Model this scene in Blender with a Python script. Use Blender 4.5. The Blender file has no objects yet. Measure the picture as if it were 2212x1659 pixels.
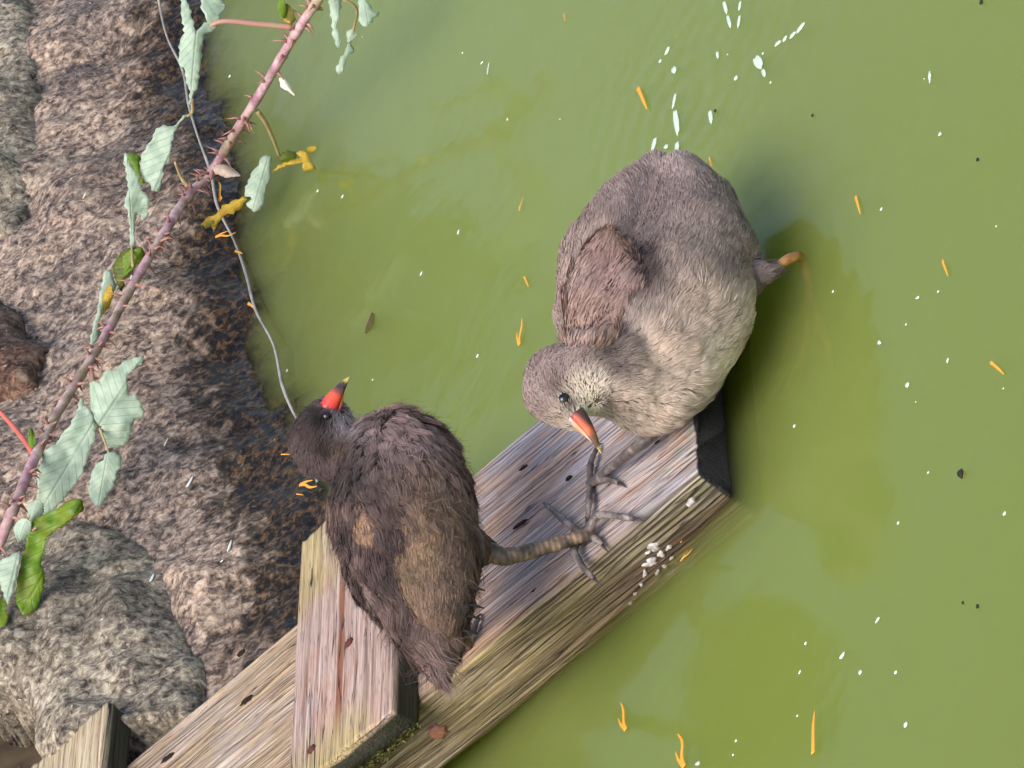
import bpy, bmesh, math, random
import numpy as np
from mathutils import Vector, Matrix
from mathutils.bvhtree import BVHTree
from mathutils.kdtree import KDTree
from mathutils.geometry import delaunay_2d_cdt

# ------------------------------------------------------------------ camera
PITCH, GAM, DIST, FOC = math.radians(23), math.radians(28), 3.0, 9397.0   # FOC in units of a 2212 px wide picture
PW, PH = 2212.0, 1659.0
A3 = np.array
fwd = A3([0, math.cos(PITCH), -math.sin(PITCH)])
upv = A3([0, math.sin(PITCH), math.cos(PITCH)])
rgt = A3([1.0, 0, 0])
xh = math.sin(GAM)*rgt - math.cos(GAM)*upv        # the phone was held on its side
yh = math.cos(GAM)*rgt + math.sin(GAM)*upv
cam_p = -DIST*fwd
scn = bpy.context.scene
C = scn.collection
cd = bpy.data.cameras.new('camera'); cam = bpy.data.objects.new('camera', cd); C.objects.link(cam)
M = Matrix.Identity(4)
for i in range(3):
    M[i][0], M[i][1], M[i][2], M[i][3] = xh[i], yh[i], -fwd[i], cam_p[i]
cam.matrix_world = M
cd.sensor_width = 36.0; cd.lens = 36.0*FOC/PW; cd.clip_start = 0.05; cd.clip_end = 500
scn.camera = cam

# ------------------------------------------------------------------ sky, sun, exposure
SUN_EL, SUN_AZ = math.radians(56), math.radians(228)      # azimuth: angle of the sun's ground direction from +X, anticlockwise
sd = A3([math.cos(SUN_EL)*math.cos(SUN_AZ), math.cos(SUN_EL)*math.sin(SUN_AZ), math.sin(SUN_EL)])
world = bpy.data.worlds.new('World'); scn.world = world; world.use_nodes = True
wn = world.node_tree.nodes; wl = world.node_tree.links
sky = wn.new('ShaderNodeTexSky'); sky.sky_type = 'NISHITA'; sky.sun_disc = False
sky.sun_elevation = SUN_EL; sky.sun_rotation = math.pi/2 - SUN_AZ
sky.dust_density = 3.0; sky.ozone_density = 1.0
wl.new(sky.outputs[0], wn['Background'].inputs[0]); wn['Background'].inputs[1].default_value = 0.14
sl = bpy.data.lights.new('sun', 'SUN'); sun = bpy.data.objects.new('sun', sl); C.objects.link(sun)
sl.energy = 1.5; sl.angle = math.radians(40); sl.color = (1.0, 0.96, 0.9)
sun.rotation_euler = Vector(sd).to_track_quat('Z', 'Y').to_euler()
vs = scn.view_settings
scn.display_settings.display_device = 'sRGB'
vs.view_transform = 'Standard'; vs.look = 'None'; vs.gamma = 1; vs.exposure = 0.9; vs.use_curve_mapping = False
cy = scn.cycles
cy.use_denoising = True; cy.use_adaptive_sampling = True; cy.adaptive_threshold = .02
cy.max_bounces = 7; cy.diffuse_bounces = 3; cy.volume_bounces = 3; cy.transparent_max_bounces = 16
cy.caustics_reflective = False; cy.caustics_refractive = False

# ------------------------------------------------------------------ pixel rays to places
rng = np.random.default_rng(7); random.seed(7)
def ray(x, y): return fwd + (x-PW/2)/FOC*xh - (y-PH/2)/FOC*yh
def W(x, y, z=0.0):
    r = ray(x, y); return cam_p + r*((z-cam_p[2])/r[2])
def V(x, y, dep): return cam_p + ray(x, y)*(DIST+dep)
def dep(P): return float((A3(P)-cam_p) @ fwd) - DIST
def proj(P):
    v = A3(P)-cam_p; d = v @ fwd
    return PW/2 + FOC*(v @ xh)/d, PH/2 - FOC*(v @ yh)/d
def on_plane(x, y, P0, n):
    r = ray(x, y); return cam_p + r*(((P0-cam_p) @ n)/(r @ n))
def projN(P):
    v = P-cam_p; d = v @ fwd; return np.c_[PW/2+FOC*(v @ xh)/d, PH/2-FOC*(v @ yh)/d]
unit = lambda v: A3(v)/np.linalg.norm(v)

# ramp frame: near corner of the lower end, far corner, then up-ramp at a right angle
RA = W(1512, 1022, .026); RB = W(1490, 627, .022)
WID = np.linalg.norm(RB-RA); ee = (RB-RA)/WID
_r = ray(902, 1518); RC = cam_p + _r*(((RA-cam_p) @ ee)/(_r @ ee))
dd = unit(RC-RA); nn = np.cross(ee, dd)
def Bp(x, y, h=0.0): return on_plane(x, y, RA+h*nn, nn)
def ramp_local(P): q = A3(P)-RA; return q @ dd, q @ ee, q @ nn
# bank plane through the waterline
w0, w1 = W(438, 100), W(672, 1130)
bdir = unit(w0-w1); inl = A3([-bdir[1], bdir[0], 0.0])
BETA = math.radians(32)
bup = math.cos(BETA)*inl + math.sin(BETA)*A3([0, 0, 1.0]); bn = unit(np.cross(bdir, bup))
if bn[2] < 0: bn = -bn
def Sp(x, y, h=0.0): return on_plane(x, y, w1+h*bn, bn)

# ------------------------------------------------------------------ noise
def _hash(ix, iy, iz, seed):
    h = (ix*374761393 + iy*668265263 + iz*2147483647 + seed*1274126177) & 0xffffffff
    h = ((h ^ (h >> 13))*1274126177) & 0xffffffff
    h = ((h ^ (h >> 16))*2246822519) & 0xffffffff
    return ((h ^ (h >> 15)) & 0xffff)/65535.0
def vnoise(P, seed=0):
    P = np.asarray(P, float); I = np.floor(P).astype(np.int64); F = P-I; F = F*F*(3-2*F)
    out = 0
    for dx in (0, 1):
        for dy in (0, 1):
            for dz in (0, 1):
                w = (F[:, 0] if dx else 1-F[:, 0])*(F[:, 1] if dy else 1-F[:, 1])*(F[:, 2] if dz else 1-F[:, 2])
                out = out + w*_hash(I[:, 0]+dx, I[:, 1]+dy, I[:, 2]+dz, seed)
    return out*2-1
def fbm(P, octaves=4, seed=0, gain=.5):
    s = 0; a = 1; P = np.asarray(P, float)
    for o in range(octaves):
        s = s + a*vnoise(P*(2**o)+17.3*o, seed+o); a *= gain
    return s

# ------------------------------------------------------------------ material helpers
def lin(c):
    c = np.asarray(c, float)/255.0
    return np.where(c <= .04045, c/12.92, ((c+.055)/1.055)**2.4)
def rgba(c): v = lin(c); return (float(v[0]), float(v[1]), float(v[2]), 1)
class NT:
    def __init__(s, name, rough=.7, spec=.3):
        s.m = bpy.data.materials.new(name); s.m.use_nodes = True
        s.t = s.m.node_tree; s.b = s.t.nodes['Principled BSDF']; s.out = s.t.nodes['Material Output']
        s.b.inputs['Roughness'].default_value = rough; s.b.inputs['Specular IOR Level'].default_value = spec
    def n(s, typ, **kw):
        x = s.t.nodes.new(typ)
        for k, v in kw.items():
            if k.startswith('i_'): x.inputs[k[2:].replace('_', ' ')].default_value = v
            elif k.startswith('n'): x.inputs[int(k[1:])].default_value = v
            else: setattr(x, k, v)
        return x
    def l(s, a, b): s.t.links.new(a, b)
    def coord(s, scale=(1, 1, 1), kind='Object'):
        tc = s.n('ShaderNodeTexCoord'); mp = s.n('ShaderNodeMapping'); mp.inputs['Scale'].default_value = scale
        s.l(tc.outputs[kind], mp.inputs[0]); return mp.outputs[0]
    def noise(s, vec, scale, detail=4, rough=.55, dist=0):
        x = s.n('ShaderNodeTexNoise', i_Scale=scale, i_Detail=detail, i_Roughness=rough, i_Distortion=dist)
        if vec is not None: s.l(vec, x.inputs['Vector'])
        return x.outputs[0]
    def ramp(s, fac, stops):
        x = s.n('ShaderNodeValToRGB'); e = x.color_ramp.elements
        while len(e) < len(stops): e.new(.5)
        for el, (p, c) in zip(e, stops):
            el.position = p; el.color = c if len(c) == 4 else rgba(c)
        s.l(fac, x.inputs[0]); return x.outputs[0]
    def mix(s, fac, a, b, mode='MIX'):
        x = s.n('ShaderNodeMix', data_type='RGBA', blend_type=mode)
        for v, sock in ((fac, x.inputs[0]), (a, x.inputs[6]), (b, x.inputs[7])):
            if hasattr(v, 'is_linked'): s.l(v, sock)
            elif isinstance(v, (int, float)): sock.default_value = v
            else: sock.default_value = v if len(v) == 4 else rgba(v)
        return x.outputs[2]
    def mrange(s, v, a, b, c=0., d=1.):
        x = s.n('ShaderNodeMapRange', n1=a, n2=b, n3=c, n4=d); s.l(v, x.inputs[0]); return x.outputs[0]
    def math(s, op, a, b=0.):
        x = s.n('ShaderNodeMath', operation=op)
        for v, k in ((a, 0), (b, 1)):
            if hasattr(v, 'is_linked'): s.l(v, x.inputs[k])
            else: x.inputs[k].default_value = v
        return x.outputs[0]
    def xyz(s, vec):
        x = s.n('ShaderNodeSeparateXYZ'); s.l(vec, x.inputs[0]); return x.outputs
    def bump(s, h, strength=.5, dist=.002):
        x = s.n('ShaderNodeBump', i_Strength=strength, i_Distance=dist); s.l(h, x.inputs['Height']); s.l(x.outputs[0], s.b.inputs['Normal'])
    def col(s, v):
        if hasattr(v, 'is_linked'): s.l(v, s.b.inputs['Base Color'])
        else: s.b.inputs['Base Color'].default_value = rgba(v)
        return s
BLACK, WHITE = (0, 0, 0, 1), (1, 1, 1, 1)

def plain(name, c, rough=.6, spec=.3, var=None, vscale=300):
    t = NT(name, rough, spec); v = t.coord()
    f = t.noise(v, vscale, 3)
    t.col(t.ramp(f, [(.3, c), (.7, var if var else tuple(min(255, k*1.12) for k in c))])); t.bump(f, .3, .0006)
    return t.m

def mat_wood(name, base='grey'):
    t = NT(name, .62, .3); v = t.coord()
    X, Y, Z = t.xyz(v)
    vs_ = t.coord((5, 210, 210)); g1 = t.noise(vs_, 1.6, 5, .66, .25)          # grain runs along local x
    vf = t.coord((34, 520, 520)); g2 = t.noise(vf, 1.3, 3, .6, .5)
    pt = t.noise(t.coord((7, 22, 22)), 1.3, 4, .6, .4)                          # broad weathered patches
    pt2 = t.noise(t.coord((9, 30, 30)), 1.0, 4, .65, 1.2)
    if base == 'grey':
        c = t.ramp(g1, [(.28, (96, 86, 86)), (.42, (160, 148, 148)), (.55, (186, 177, 178)), (.72, (214, 207, 202))])
        warm = t.ramp(g1, [(.28, (112, 80, 62)), (.45, (178, 138, 112)), (.62, (214, 178, 148)), (.8, (226, 204, 172))])
        yel = t.ramp(g1, [(.26, (92, 72, 52)), (.42, (152, 128, 96)), (.6, (188, 164, 130)), (.8, (212, 194, 162))])
        far = t.mrange(X, .16, .42)                                            # upper part paler and yellower
        mid = t.math('MULTIPLY', t.mrange(Y, .11, .0), t.mrange(X, .03, .14))
        wf = t.math('MULTIPLY', t.mrange(pt, .43, .6), .9)
        wf = t.math('MAXIMUM', wf, t.math('MULTIPLY', mid, t.mrange(pt2, .3, .5)))
        c = t.mix(wf, c, warm); c = t.mix(t.math('MULTIPLY', far, t.mrange(pt2, .3, .6, .35, 1)), c, yel)
        wet = t.mrange(t.noise(t.coord((14, 14, 14)), 2.2, 4), .45, .62)
        endf = t.math('MULTIPLY', t.mrange(X, .07, .015), wet)
        c = t.mix(t.math('MULTIPLY', endf, .7), c, (140, 152, 144))            # pale green-grey bloom on the wet end
        side = t.mrange(Y, .006, -.002)                                       # the side face: algae and moss
        moss = t.ramp(g1, [(.25, (50, 42, 30)), (.42, (100, 88, 62)), (.56, (150, 134, 98)), (.72, (194, 178, 140))])
        mg = t.mix(t.mrange(pt2, .42, .62), moss, t.ramp(g1, [(.3, (62, 58, 30)), (.7, (150, 140, 84))]))
        c = t.mix(side, c, mg)
        low = t.math('MULTIPLY', t.mrange(X, .20, .04), t.mrange(Z, -.012, -.03))
        c = t.mix(t.math('MULTIPLY', low, .75), c, (88, 52, 34))               # tannin-brown soaked foot of the side
        end = t.mrange(X, .0034, .0018); c = t.mix(end, c, (24, 24, 26))  # wet end face, its shade also painted in as near black
        t.b.inputs['Roughness'].default_value = .55
    elif base == 'cleat':
        c = t.ramp(g1, [(.28, (98, 78, 70)), (.45, (168, 142, 128)), (.6, (196, 172, 160)), (.78, (212, 198, 182))])
        red = t.ramp(g1, [(.28, (104, 62, 42)), (.5, (178, 128, 106)), (.7, (206, 166, 146))])
        c = t.mix(t.math('MULTIPLY', t.mrange(pt2, .52, .66), .6), c, red)
        st = t.noise(t.coord((2.2, 60, 60)), 1.5, 2, .5, .2); c = t.mix(t.math('MULTIPLY', t.mrange(st, .62, .69), .85), c, (128, 70, 40))
        yel = t.ramp(g1, [(.3, (130, 108, 70)), (.6, (192, 172, 126)), (.8, (212, 198, 160))])
        ends = t.math('MAXIMUM', t.mrange(X, .05, .012), t.mrange(X, .145, .185))
        c = t.mix(t.math('MULTIPLY', ends, t.mrange(pt, .35, .55)), c, yel)
        side = t.mrange(Z, .021, .0185); c = t.mix(side, c, t.ramp(g1, [(.3, (30, 30, 22)), (.7, (66, 64, 44))]))  # batten sides mossy, with their shade painted into the dark tones
    else:
        c = t.ramp(g1, [(.28, (104, 84, 64)), (.45, (176, 156, 124)), (.6, (200, 182, 150)), (.78, (218, 206, 178))])
        side = t.mrange(Z, .021, .0185); c = t.mix(side, c, t.ramp(g1, [(.3, (34, 32, 22)), (.7, (70, 66, 44))]))  # pale batten's sides painted dark for moss and shade
    c = t.mix(t.mrange(g2, .42, .32), c, t.mix(.6, c, (44, 34, 30)))
    ck = t.noise(t.coord((3.2, 75, 75)), 1.5, 3, .55, .5); ckl = t.math('ABSOLUTE', t.math('SUBTRACT', ck, .5))
    c = t.mix(t.math('MULTIPLY', t.mrange(ckl, .014, .003), t.mrange(pt, .40, .55)), c, (40, 32, 30))
    if base == 'grey':
        wv = t.noise(t.coord((5, 34, 34)), 1.0, 3, .5, .3); sn = t.math('SINE', t.math('MULTIPLY', t.math('ADD', t.math('SUBTRACT', Y, Z), t.math('MULTIPLY', wv, .016)), 2*math.pi/.0038))
        gr = t.math('MULTIPLY', t.mrange(sn, -.45, -.95), t.mrange(t.noise(t.coord((8, 60, 60)), 1.3, 2), .38, .6))
        c = t.mix(t.math('MULTIPLY', gr, .75), c, (48, 40, 38)); g1 = t.math('ADD', g1, t.math('MULTIPLY', gr, -.5))
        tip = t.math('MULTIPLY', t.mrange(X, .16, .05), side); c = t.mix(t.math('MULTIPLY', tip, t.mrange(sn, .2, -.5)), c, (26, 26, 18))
    rg = t.noise(t.coord((6, 300, 300)), 1.2, 2, .5, .4); rl = t.math('ABSOLUTE', t.math('SUBTRACT', rg, .5))
    c = t.mix(t.math('MULTIPLY', t.mrange(rl, .03, .005), .5), c, t.mix(.55, c, (62, 48, 42)))
    t.col(c)
    t.bump(t.math('ADD', g1, t.math('MULTIPLY', g2, .5)), .7, .003)
    return t.m

def mat_stone(name, tones, seed=0.0, wet_shade=True):
    t = NT(name, .8, .25)
    v = t.coord((1, 1, 1)); mp = t.n('ShaderNodeVectorMath', operation='ADD'); t.l(v, mp.inputs[0]); mp.inputs[1].default_value = (seed, seed*.7, seed*1.3); v = mp.outputs[0]
    a = t.noise(v, 165, 3, .7, .5); b = t.noise(v, 60, 3, .6, .4); c0 = t.noise(v, 9, 3, .6, .5); c1 = t.noise(v, 5.5, 3, .6, 1.0)
    f = t.math('ADD', t.math('MULTIPLY', a, .72), t.math('MULTIPLY', b, .28))
    A = t.ramp(f, [(.36, tones[0]), (.45, tones[1]), (.53, tones[2]), (.63, tones[3])])
    B = t.ramp(f, [(.36, tones[4]), (.46, tones[5]), (.54, tones[6]), (.66, tones[7])])
    c = t.mix(t.mrange(c0, .42, .6), A, B)
    c = t.mix(t.math('MULTIPLY', t.mrange(c1, .52, .66), .6), c, t.mix(.6, c, (42, 36, 38)))
    c = t.mix(t.math('MULTIPLY', t.mrange(t.noise(v, 26, 3, .6), .60, .68), .5), c, t.mix(.5, c, (196, 176, 150)))
    c = t.mix(t.mrange(t.noise(v, 320, 2), .70, .74), c, (206, 198, 186))
    if wet_shade:
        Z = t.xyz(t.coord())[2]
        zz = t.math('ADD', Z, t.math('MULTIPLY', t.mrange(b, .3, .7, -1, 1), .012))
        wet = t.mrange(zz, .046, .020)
        c = t.mix(wet, c, t.ramp(a, [(.38, (14, 12, 9)), (.5, (40, 31, 20)), (.64, (92, 68, 42))]))  # wet band, darkened further to paint the shadow at the water's edge
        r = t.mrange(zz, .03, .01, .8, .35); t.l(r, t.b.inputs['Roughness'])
    t.col(c); t.bump(f, .6, .003)
    return t.m

def mat_attr(name, rough=.75, spec=.15, sheen=.0):
    t = NT(name, rough, spec); a = t.n('ShaderNodeAttribute', attribute_name='Col')
    t.l(a.outputs['Color'], t.b.inputs['Base Color'])
    return t.m

def mat_leaf(name, dark, light, edge, rough=.5, blotch=None):
    t = NT(name, rough, .35); uv = t.coord((1, 1, 1), 'UV'); X, Y, Z = t.xyz(uv)
    ay = t.math('ABSOLUTE', Y)
    ph = t.math('SUBTRACT', t.math('MULTIPLY', X, 8.5), t.math('MULTIPLY', ay, 3.0))
    tri = t.math('PINGPONG', ph, .5)
    vein = t.mrange(tri, .07, .0); mid = t.mrange(ay, .06, .015); vv = t.math('MAXIMUM', vein, mid)
    f = t.noise(t.coord(), 120, 4)
    c = t.ramp(f, [(.3, dark), (.7, light)])
    c = t.mix(t.math('MULTIPLY', vv, .28), c, tuple(k*.72 for k in dark))
    c = t.mix(t.mrange(t.math('ADD', ay, t.math('MULTIPLY', f, .25)), 1.02, 1.12), c, edge)
    if blotch:
        c = t.mix(t.mrange(t.noise(t.coord(), 65, 3), .52, .6), c, blotch)
    t.col(c); t.bump(t.math('MULTIPLY', vv, -1.), .4, .0012)
    tr = t.n('ShaderNodeBsdfTranslucent'); t.l(c, tr.inputs[0]); mx = t.n('ShaderNodeMixShader'); mx.inputs[0].default_value = .18
    t.l(t.b.outputs[0], mx.inputs[1]); t.l(tr.outputs[0], mx.inputs[2]); t.l(mx.outputs[0], t.out.inputs[0])
    return t.m

# ------------------------------------------------------------------ object helpers
def tag(o, label=None, cat=None, group=None, kind=None):
    if label: o['label'] = label
    if cat: o['category'] = cat
    if group: o['group'] = group
    if kind: o['kind'] = kind
    return o
def empty(name, loc):
    o = bpy.data.objects.new(name, None); C.objects.link(o); o.location = Vector(loc); o.empty_display_size = .03; return o
def mesh_obj(name, verts, faces, mat, parent=None, smooth=True, mw=None):
    me = bpy.data.meshes.new(name)
    me.from_pydata([tuple(map(float, v)) for v in verts], [], [tuple(int(i) for i in f) for f in faces]); me.update()
    if mat: me.materials.append(mat)
    if smooth: me.shade_smooth()
    o = bpy.data.objects.new(name, me); C.objects.link(o)
    if mw is not None: o.matrix_world = mw
    if parent:
        o.parent = parent
        pm = Matrix.Translation(parent.location) if parent.parent is None else Matrix.Translation(parent.parent.location)
        o.matrix_parent_inverse = pm.inverted() if parent.parent is None else Matrix.Identity(4)
        if parent.parent is not None:
            o.matrix_parent_inverse = world_of(parent).inverted()
    return o
def world_of(o):
    if o.parent is None: return o.matrix_basis.copy()
    return world_of(o.parent) @ o.matrix_parent_inverse @ o.matrix_basis
def frame_mat(o, x, y, z):
    m = Matrix.Identity(4)
    for i in range(3): m[i][0], m[i][1], m[i][2], m[i][3] = x[i], y[i], z[i], o[i]
    return m
def tube(pts, rad, seg=10, cap=True, squash=1.0):
    pts = [A3(p) for p in pts]; n = len(pts); V_, F_ = [], []
    prev = None
    for i, p in enumerate(pts):
        t = unit(pts[min(i+1, n-1)]-pts[max(i-1, 0)])
        if prev is None:
            a = np.cross(t, [0, 0, 1.]); a = unit(a) if np.linalg.norm(a) > .1 else unit(np.cross(t, [1., 0, 0]))
        else: a = unit(prev-t*(prev @ t))
        prev = a; b = np.cross(t, a)
        for k in range(seg):
            th = 2*math.pi*k/seg; V_.append(p + rad[i]*(math.cos(th)*a + squash*math.sin(th)*b))
    for i in range(n-1):
        for k in range(seg):
            F_.append((i*seg+k, i*seg+(k+1) % seg, (i+1)*seg+(k+1) % seg, (i+1)*seg+k))
    if cap: F_ += [tuple(range(seg))[::-1], tuple(range((n-1)*seg, n*seg))]
    return V_, F_
def smooth_path(pts, rad, m=6):
    pts = [A3(p) for p in pts]; n = len(pts); P, R = [], []
    for i in range(n-1):
        p0, p1, p2, p3 = pts[max(i-1, 0)], pts[i], pts[i+1], pts[min(i+2, n-1)]
        for k in range(m):
            t = k/m; P.append(.5*((2*p1)+(-p0+p2)*t+(2*p0-5*p1+4*p2-p3)*t*t+(-p0+3*p1-3*p2+p3)*t**3)); R.append(rad[i]*(1-t)+rad[i+1]*t)
    P.append(pts[-1]); R.append(rad[-1]); return P, R
def merge(parts):
    V_, F_ = [], []
    for v, f in parts:
        o = len(V_); V_ += list(v); F_ += [tuple(i+o for i in q) for q in f]
    return V_, F_

# ------------------------------------------------------------------ the pond
def build_water():
    t = NT('pond_water'); t.t.nodes.remove(t.b)
    v = t.coord()
    n1 = t.noise(t.coord((1, 1, 1)), 9, 3, .5, .3); n2 = t.noise(t.coord((1, 1, 1)), 38, 2, .5, .2)
    h = t.math('ADD', n1, t.math('MULTIPLY', n2, .12))
    # rings running out from the wet bird's tail and flank
    for (px, py, wl_, amp, reach) in ((1465, 240, .022, .12, .16), (1640, 640, .03, .10, .22), (1560, 60, .02, .05, .2)):
        c = W(px, py); d = t.n('ShaderNodeVectorMath', operation='DISTANCE'); t.l(v, d.inputs[0]); d.inputs[1].default_value = tuple(c)
        dist = t.math('ADD', d.outputs['Value'], t.math('MULTIPLY', n1, .02))
        s = t.math('SINE', t.math('MULTIPLY', dist, 2*math.pi/wl_))
        h = t.math('ADD', h, t.math('MULTIPLY', t.math('MULTIPLY', s, amp), t.mrange(dist, .0, reach, 1, 0)))
    bp = t.n('ShaderNodeBump', i_Strength=.3, i_Distance=.006); t.l(h, bp.inputs['Height'])
    fr = t.n('ShaderNodeFresnel', i_IOR=1.33); t.l(bp.outputs[0], fr.inputs['Normal'])
    gl = t.n('ShaderNodeBsdfGlossy', i_Roughness=.11); t.l(bp.outputs[0], gl.inputs['Normal'])
    tr = t.n('ShaderNodeBsdfTransparent'); mx = t.n('ShaderNodeMixShader')
    t.l(fr.outputs[0], mx.inputs[0]); t.l(tr.outputs[0], mx.inputs[1]); t.l(gl.outputs[0], mx.inputs[2]); t.l(mx.outputs[0], t.out.inputs['Surface'])
    vol = t.n('ShaderNodeVolumePrincipled', i_Density=26.0); vol.inputs['Color'].default_value = (.785, .878, .36, 1); vol.inputs['Anisotropy'].default_value = .3
    t.l(vol.outputs[0], t.out.inputs['Volume'])
    L = 14
    vv = [(x, y, z) for z in (-.5, 0) for x, y in ((-L, -L), (L, -L), (L, L), (-L, L))]
    ff = [(3, 2, 1, 0), (4, 5, 6, 7), (0, 1, 5, 4), (1, 2, 6, 5), (2, 3, 7, 6), (3, 0, 4, 7)]
    tag(mesh_obj('water', vv, ff, t.m, smooth=False), 'still murky olive green pond water with faint ripples', 'water', kind='structure')
    tag(mesh_obj('pond_bed', [(-L, -L, -.52), (L, -L, -.52), (L, L, -.52), (-L, L, -.52)], [(0, 1, 2, 3)], plain('mud', (60, 58, 34), .9), smooth=False),
        'muddy bed under the green water', 'mud', kind='structure')
build_water()

# ------------------------------------------------------------------ bank of stones
def inside(P, poly):
    x, y = P[:, 0], P[:, 1]; r = np.zeros(len(P), bool); n = len(poly)
    for i in range(n):
        x1, y1 = poly[i]; x2, y2 = poly[(i+1) % n]
        c = ((y1 > y) != (y2 > y)); xi = (x2-x1)*(y-y1)/(y2-y1+1e-12)+x1; r ^= c & (x < xi)
    return r
def edge_dist(P, poly):
    d = np.full(len(P), 1e9); n = len(poly)
    for i in range(n):
        a, b = A3(poly[i], float), A3(poly[(i+1) % n], float); ab = b-a
        t = np.clip(((P-a) @ ab)/(ab @ ab), 0, 1); d = np.minimum(d, np.linalg.norm(P-(a+t[:, None]*ab), axis=1))
    return d
def patch_mesh(P2, keep, nx, ny):
    idx = -np.ones(nx*ny, int); k = keep.reshape(ny, nx)
    q = k[:-1, :-1] & k[:-1, 1:] & k[1:, :-1] & k[1:, 1:]
    jj, ii = np.nonzero(q); used = np.zeros(nx*ny, bool)
    f = np.stack([jj*nx+ii, jj*nx+ii+1, (jj+1)*nx+ii+1, (jj+1)*nx+ii], 1); used[f.ravel()] = True
    idx[used] = np.arange(used.sum()); return used, idx[f]
def boulder(poly_px, hgt, rnd, step, seed, mat, label, lift=0.0, rough=.006, base=.10):
    pl = []
    for (x, y) in poly_px:
        P = Sp(x, y)-w1; pl.append((P @ bdir, P @ bup))
    pl = A3(pl); lo, hi = pl.min(0)-step*2, pl.max(0)+step*2
    nx, ny = int((hi[0]-lo[0])/step)+1, int((hi[1]-lo[1])/step)+1
    gx, gy = np.meshgrid(lo[0]+np.arange(nx)*step, lo[1]+np.arange(ny)*step); P2 = np.stack([gx.ravel(), gy.ravel()], 1)
    jit = np.stack([vnoise(np.c_[P2*28, np.full(len(P2), seed)], 3), vnoise(np.c_[P2*28, np.full(len(P2), seed+9)], 5)], 1)*.008
    keep = inside(P2+jit, pl)
    used, F = patch_mesh(P2, keep, nx, ny)
    Q = P2[used]; d = edge_dist(Q+jit[used], pl); d = np.where(inside(Q+jit[used], pl), d, 0)
    s = np.clip(d/rnd, 0, 1); dome = np.sqrt(np.clip(1-(1-s)**2, 0, 1))
    Q3 = np.c_[Q, np.full(len(Q), seed*3.1)]
    h = lift - hgt + hgt*dome + fbm(Q3*9, 3, seed)*rough*2.2*s + fbm(Q3*45, 3, seed+4)*rough*.5 + fbm(Q3*140, 2, seed+8)*rough*.22
    P = w1 + Q[:, :1]*bdir + Q[:, 1:]*bup + h[:, None]*bn
    # the stones dip to leave room for the ramp that comes out over them
    q = P-RA; tt = q @ ee; top = -.062 + 0*tt; room = np.clip(np.maximum(-.02-tt, tt-(WID+.02))/.09, 0, 1)*.4
    nh = q @ nn; lim = top+room; ss_ = q @ dd
    P = P - (np.clip(nh-lim, 0, None)*(ss_ > .1))[:, None]*nn
    n0 = len(P); vol = np.r_[P, P-base*bn]
    edges = {}
    for f in F:
        for a, b in zip(f, np.roll(f, -1)): edges[(a, b)] = 1
    side = [(a, a+n0, b+n0, b) for (a, b) in edges if (b, a) not in edges]
    up_ = np.cross(P[F[0][1]]-P[F[0][0]], P[F[0][2]]-P[F[0][0]]) @ bn > 0
    Ft = F if up_ else F[:, ::-1]; Fb = (F+n0)[:, ::-1] if up_ else F+n0
    side = side if up_ else [s_[::-1] for s_ in side]
    o = tag(mesh_obj('boulder', vol, list(map(tuple, Ft))+list(map(tuple, Fb))+side, mat), label, 'stone', 'stones of the bank')
    STONES.append(BVHTree.FromPolygons([Vector(p) for p in P], [tuple(int(i) for i in f) for f in Ft])); return o
STONES = []
def rest(x, y, h=.002):
    # where the sight line first meets a stone or the water, h above it
    r = unit(ray(x, y)); best = W(x, y, h)
    for b in STONES:
        hit = b.ray_cast(Vector(cam_p), Vector(r))
        if hit[0] is not None and np.linalg.norm(A3(hit[0])-cam_p) < np.linalg.norm(best-cam_p): best = A3(hit[0])+h*bn
    return best
PINK = [(52, 44, 40), (110, 93, 82), (160, 137, 118), (206, 182, 158), (46, 41, 39), (96, 84, 77), (140, 122, 108), (190, 171, 150)]
GREY = [(54, 48, 42), (112, 101, 87), (152, 139, 119), (198, 185, 161), (50, 44, 38), (96, 87, 74), (134, 122, 104), (182, 170, 148)]
BRWN = [(34, 26, 22), (70, 50, 40), (96, 70, 56), (134, 106, 88), (34, 28, 26), (66, 52, 44), (90, 70, 60), (126, 104, 90)]
boulder([(-90, -90), (520, -90), (560, 60), (610, 250), (650, 420), (720, 620), (770, 800), (820, 980), (880, 1150), (940, 1400), (980, 1600), (860, 1800), (470, 1800),
         (380, 1600), (360, 1440), (330, 1330), (270, 1230), (200, 1160), (100, 1130), (-90, 1130)],
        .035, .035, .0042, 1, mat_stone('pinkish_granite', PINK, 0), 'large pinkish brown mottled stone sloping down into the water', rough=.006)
boulder([(-90, 1105), (100, 1110), (255, 1125), (330, 1190), (402, 1300), (430, 1420), (428, 1600), (400, 1760), (240, 1780), (110, 1660), (66, 1580), (30, 1500), (-90, 1440)],
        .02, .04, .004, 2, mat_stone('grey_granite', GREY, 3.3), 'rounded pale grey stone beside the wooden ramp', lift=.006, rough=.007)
boulder([(-90, -90), (50, -90), (72, 60), (97, 180), (90, 330), (70, 450), (30, 510), (-90, 530)],
        .02, .04, .006, 3, mat_stone('pale_grey_stone', GREY, 7.1, False), 'pale grey stone beside a dark cleft above the thorny stem', lift=.010, rough=.009)
boulder([(-90, 630), (0, 640), (55, 690), (96, 770), (84, 830), (30, 850), (-90, 860)],
        .03, .05, .005, 4, mat_stone('brown_stone', BRWN, 5.2, False), 'small dark reddish brown stone lump on the bank', lift=.022, rough=.004)
boulder([(-90, 1440), (28, 1510), (62, 1590), (105, 1670), (220, 1800), (-90, 1800)],
        .04, .05, .005, 5, mat_stone('dark_stone', BRWN, 9.4, False), 'dark stone in the gap between grey stone and ramp', lift=-.05, rough=.006)
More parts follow.
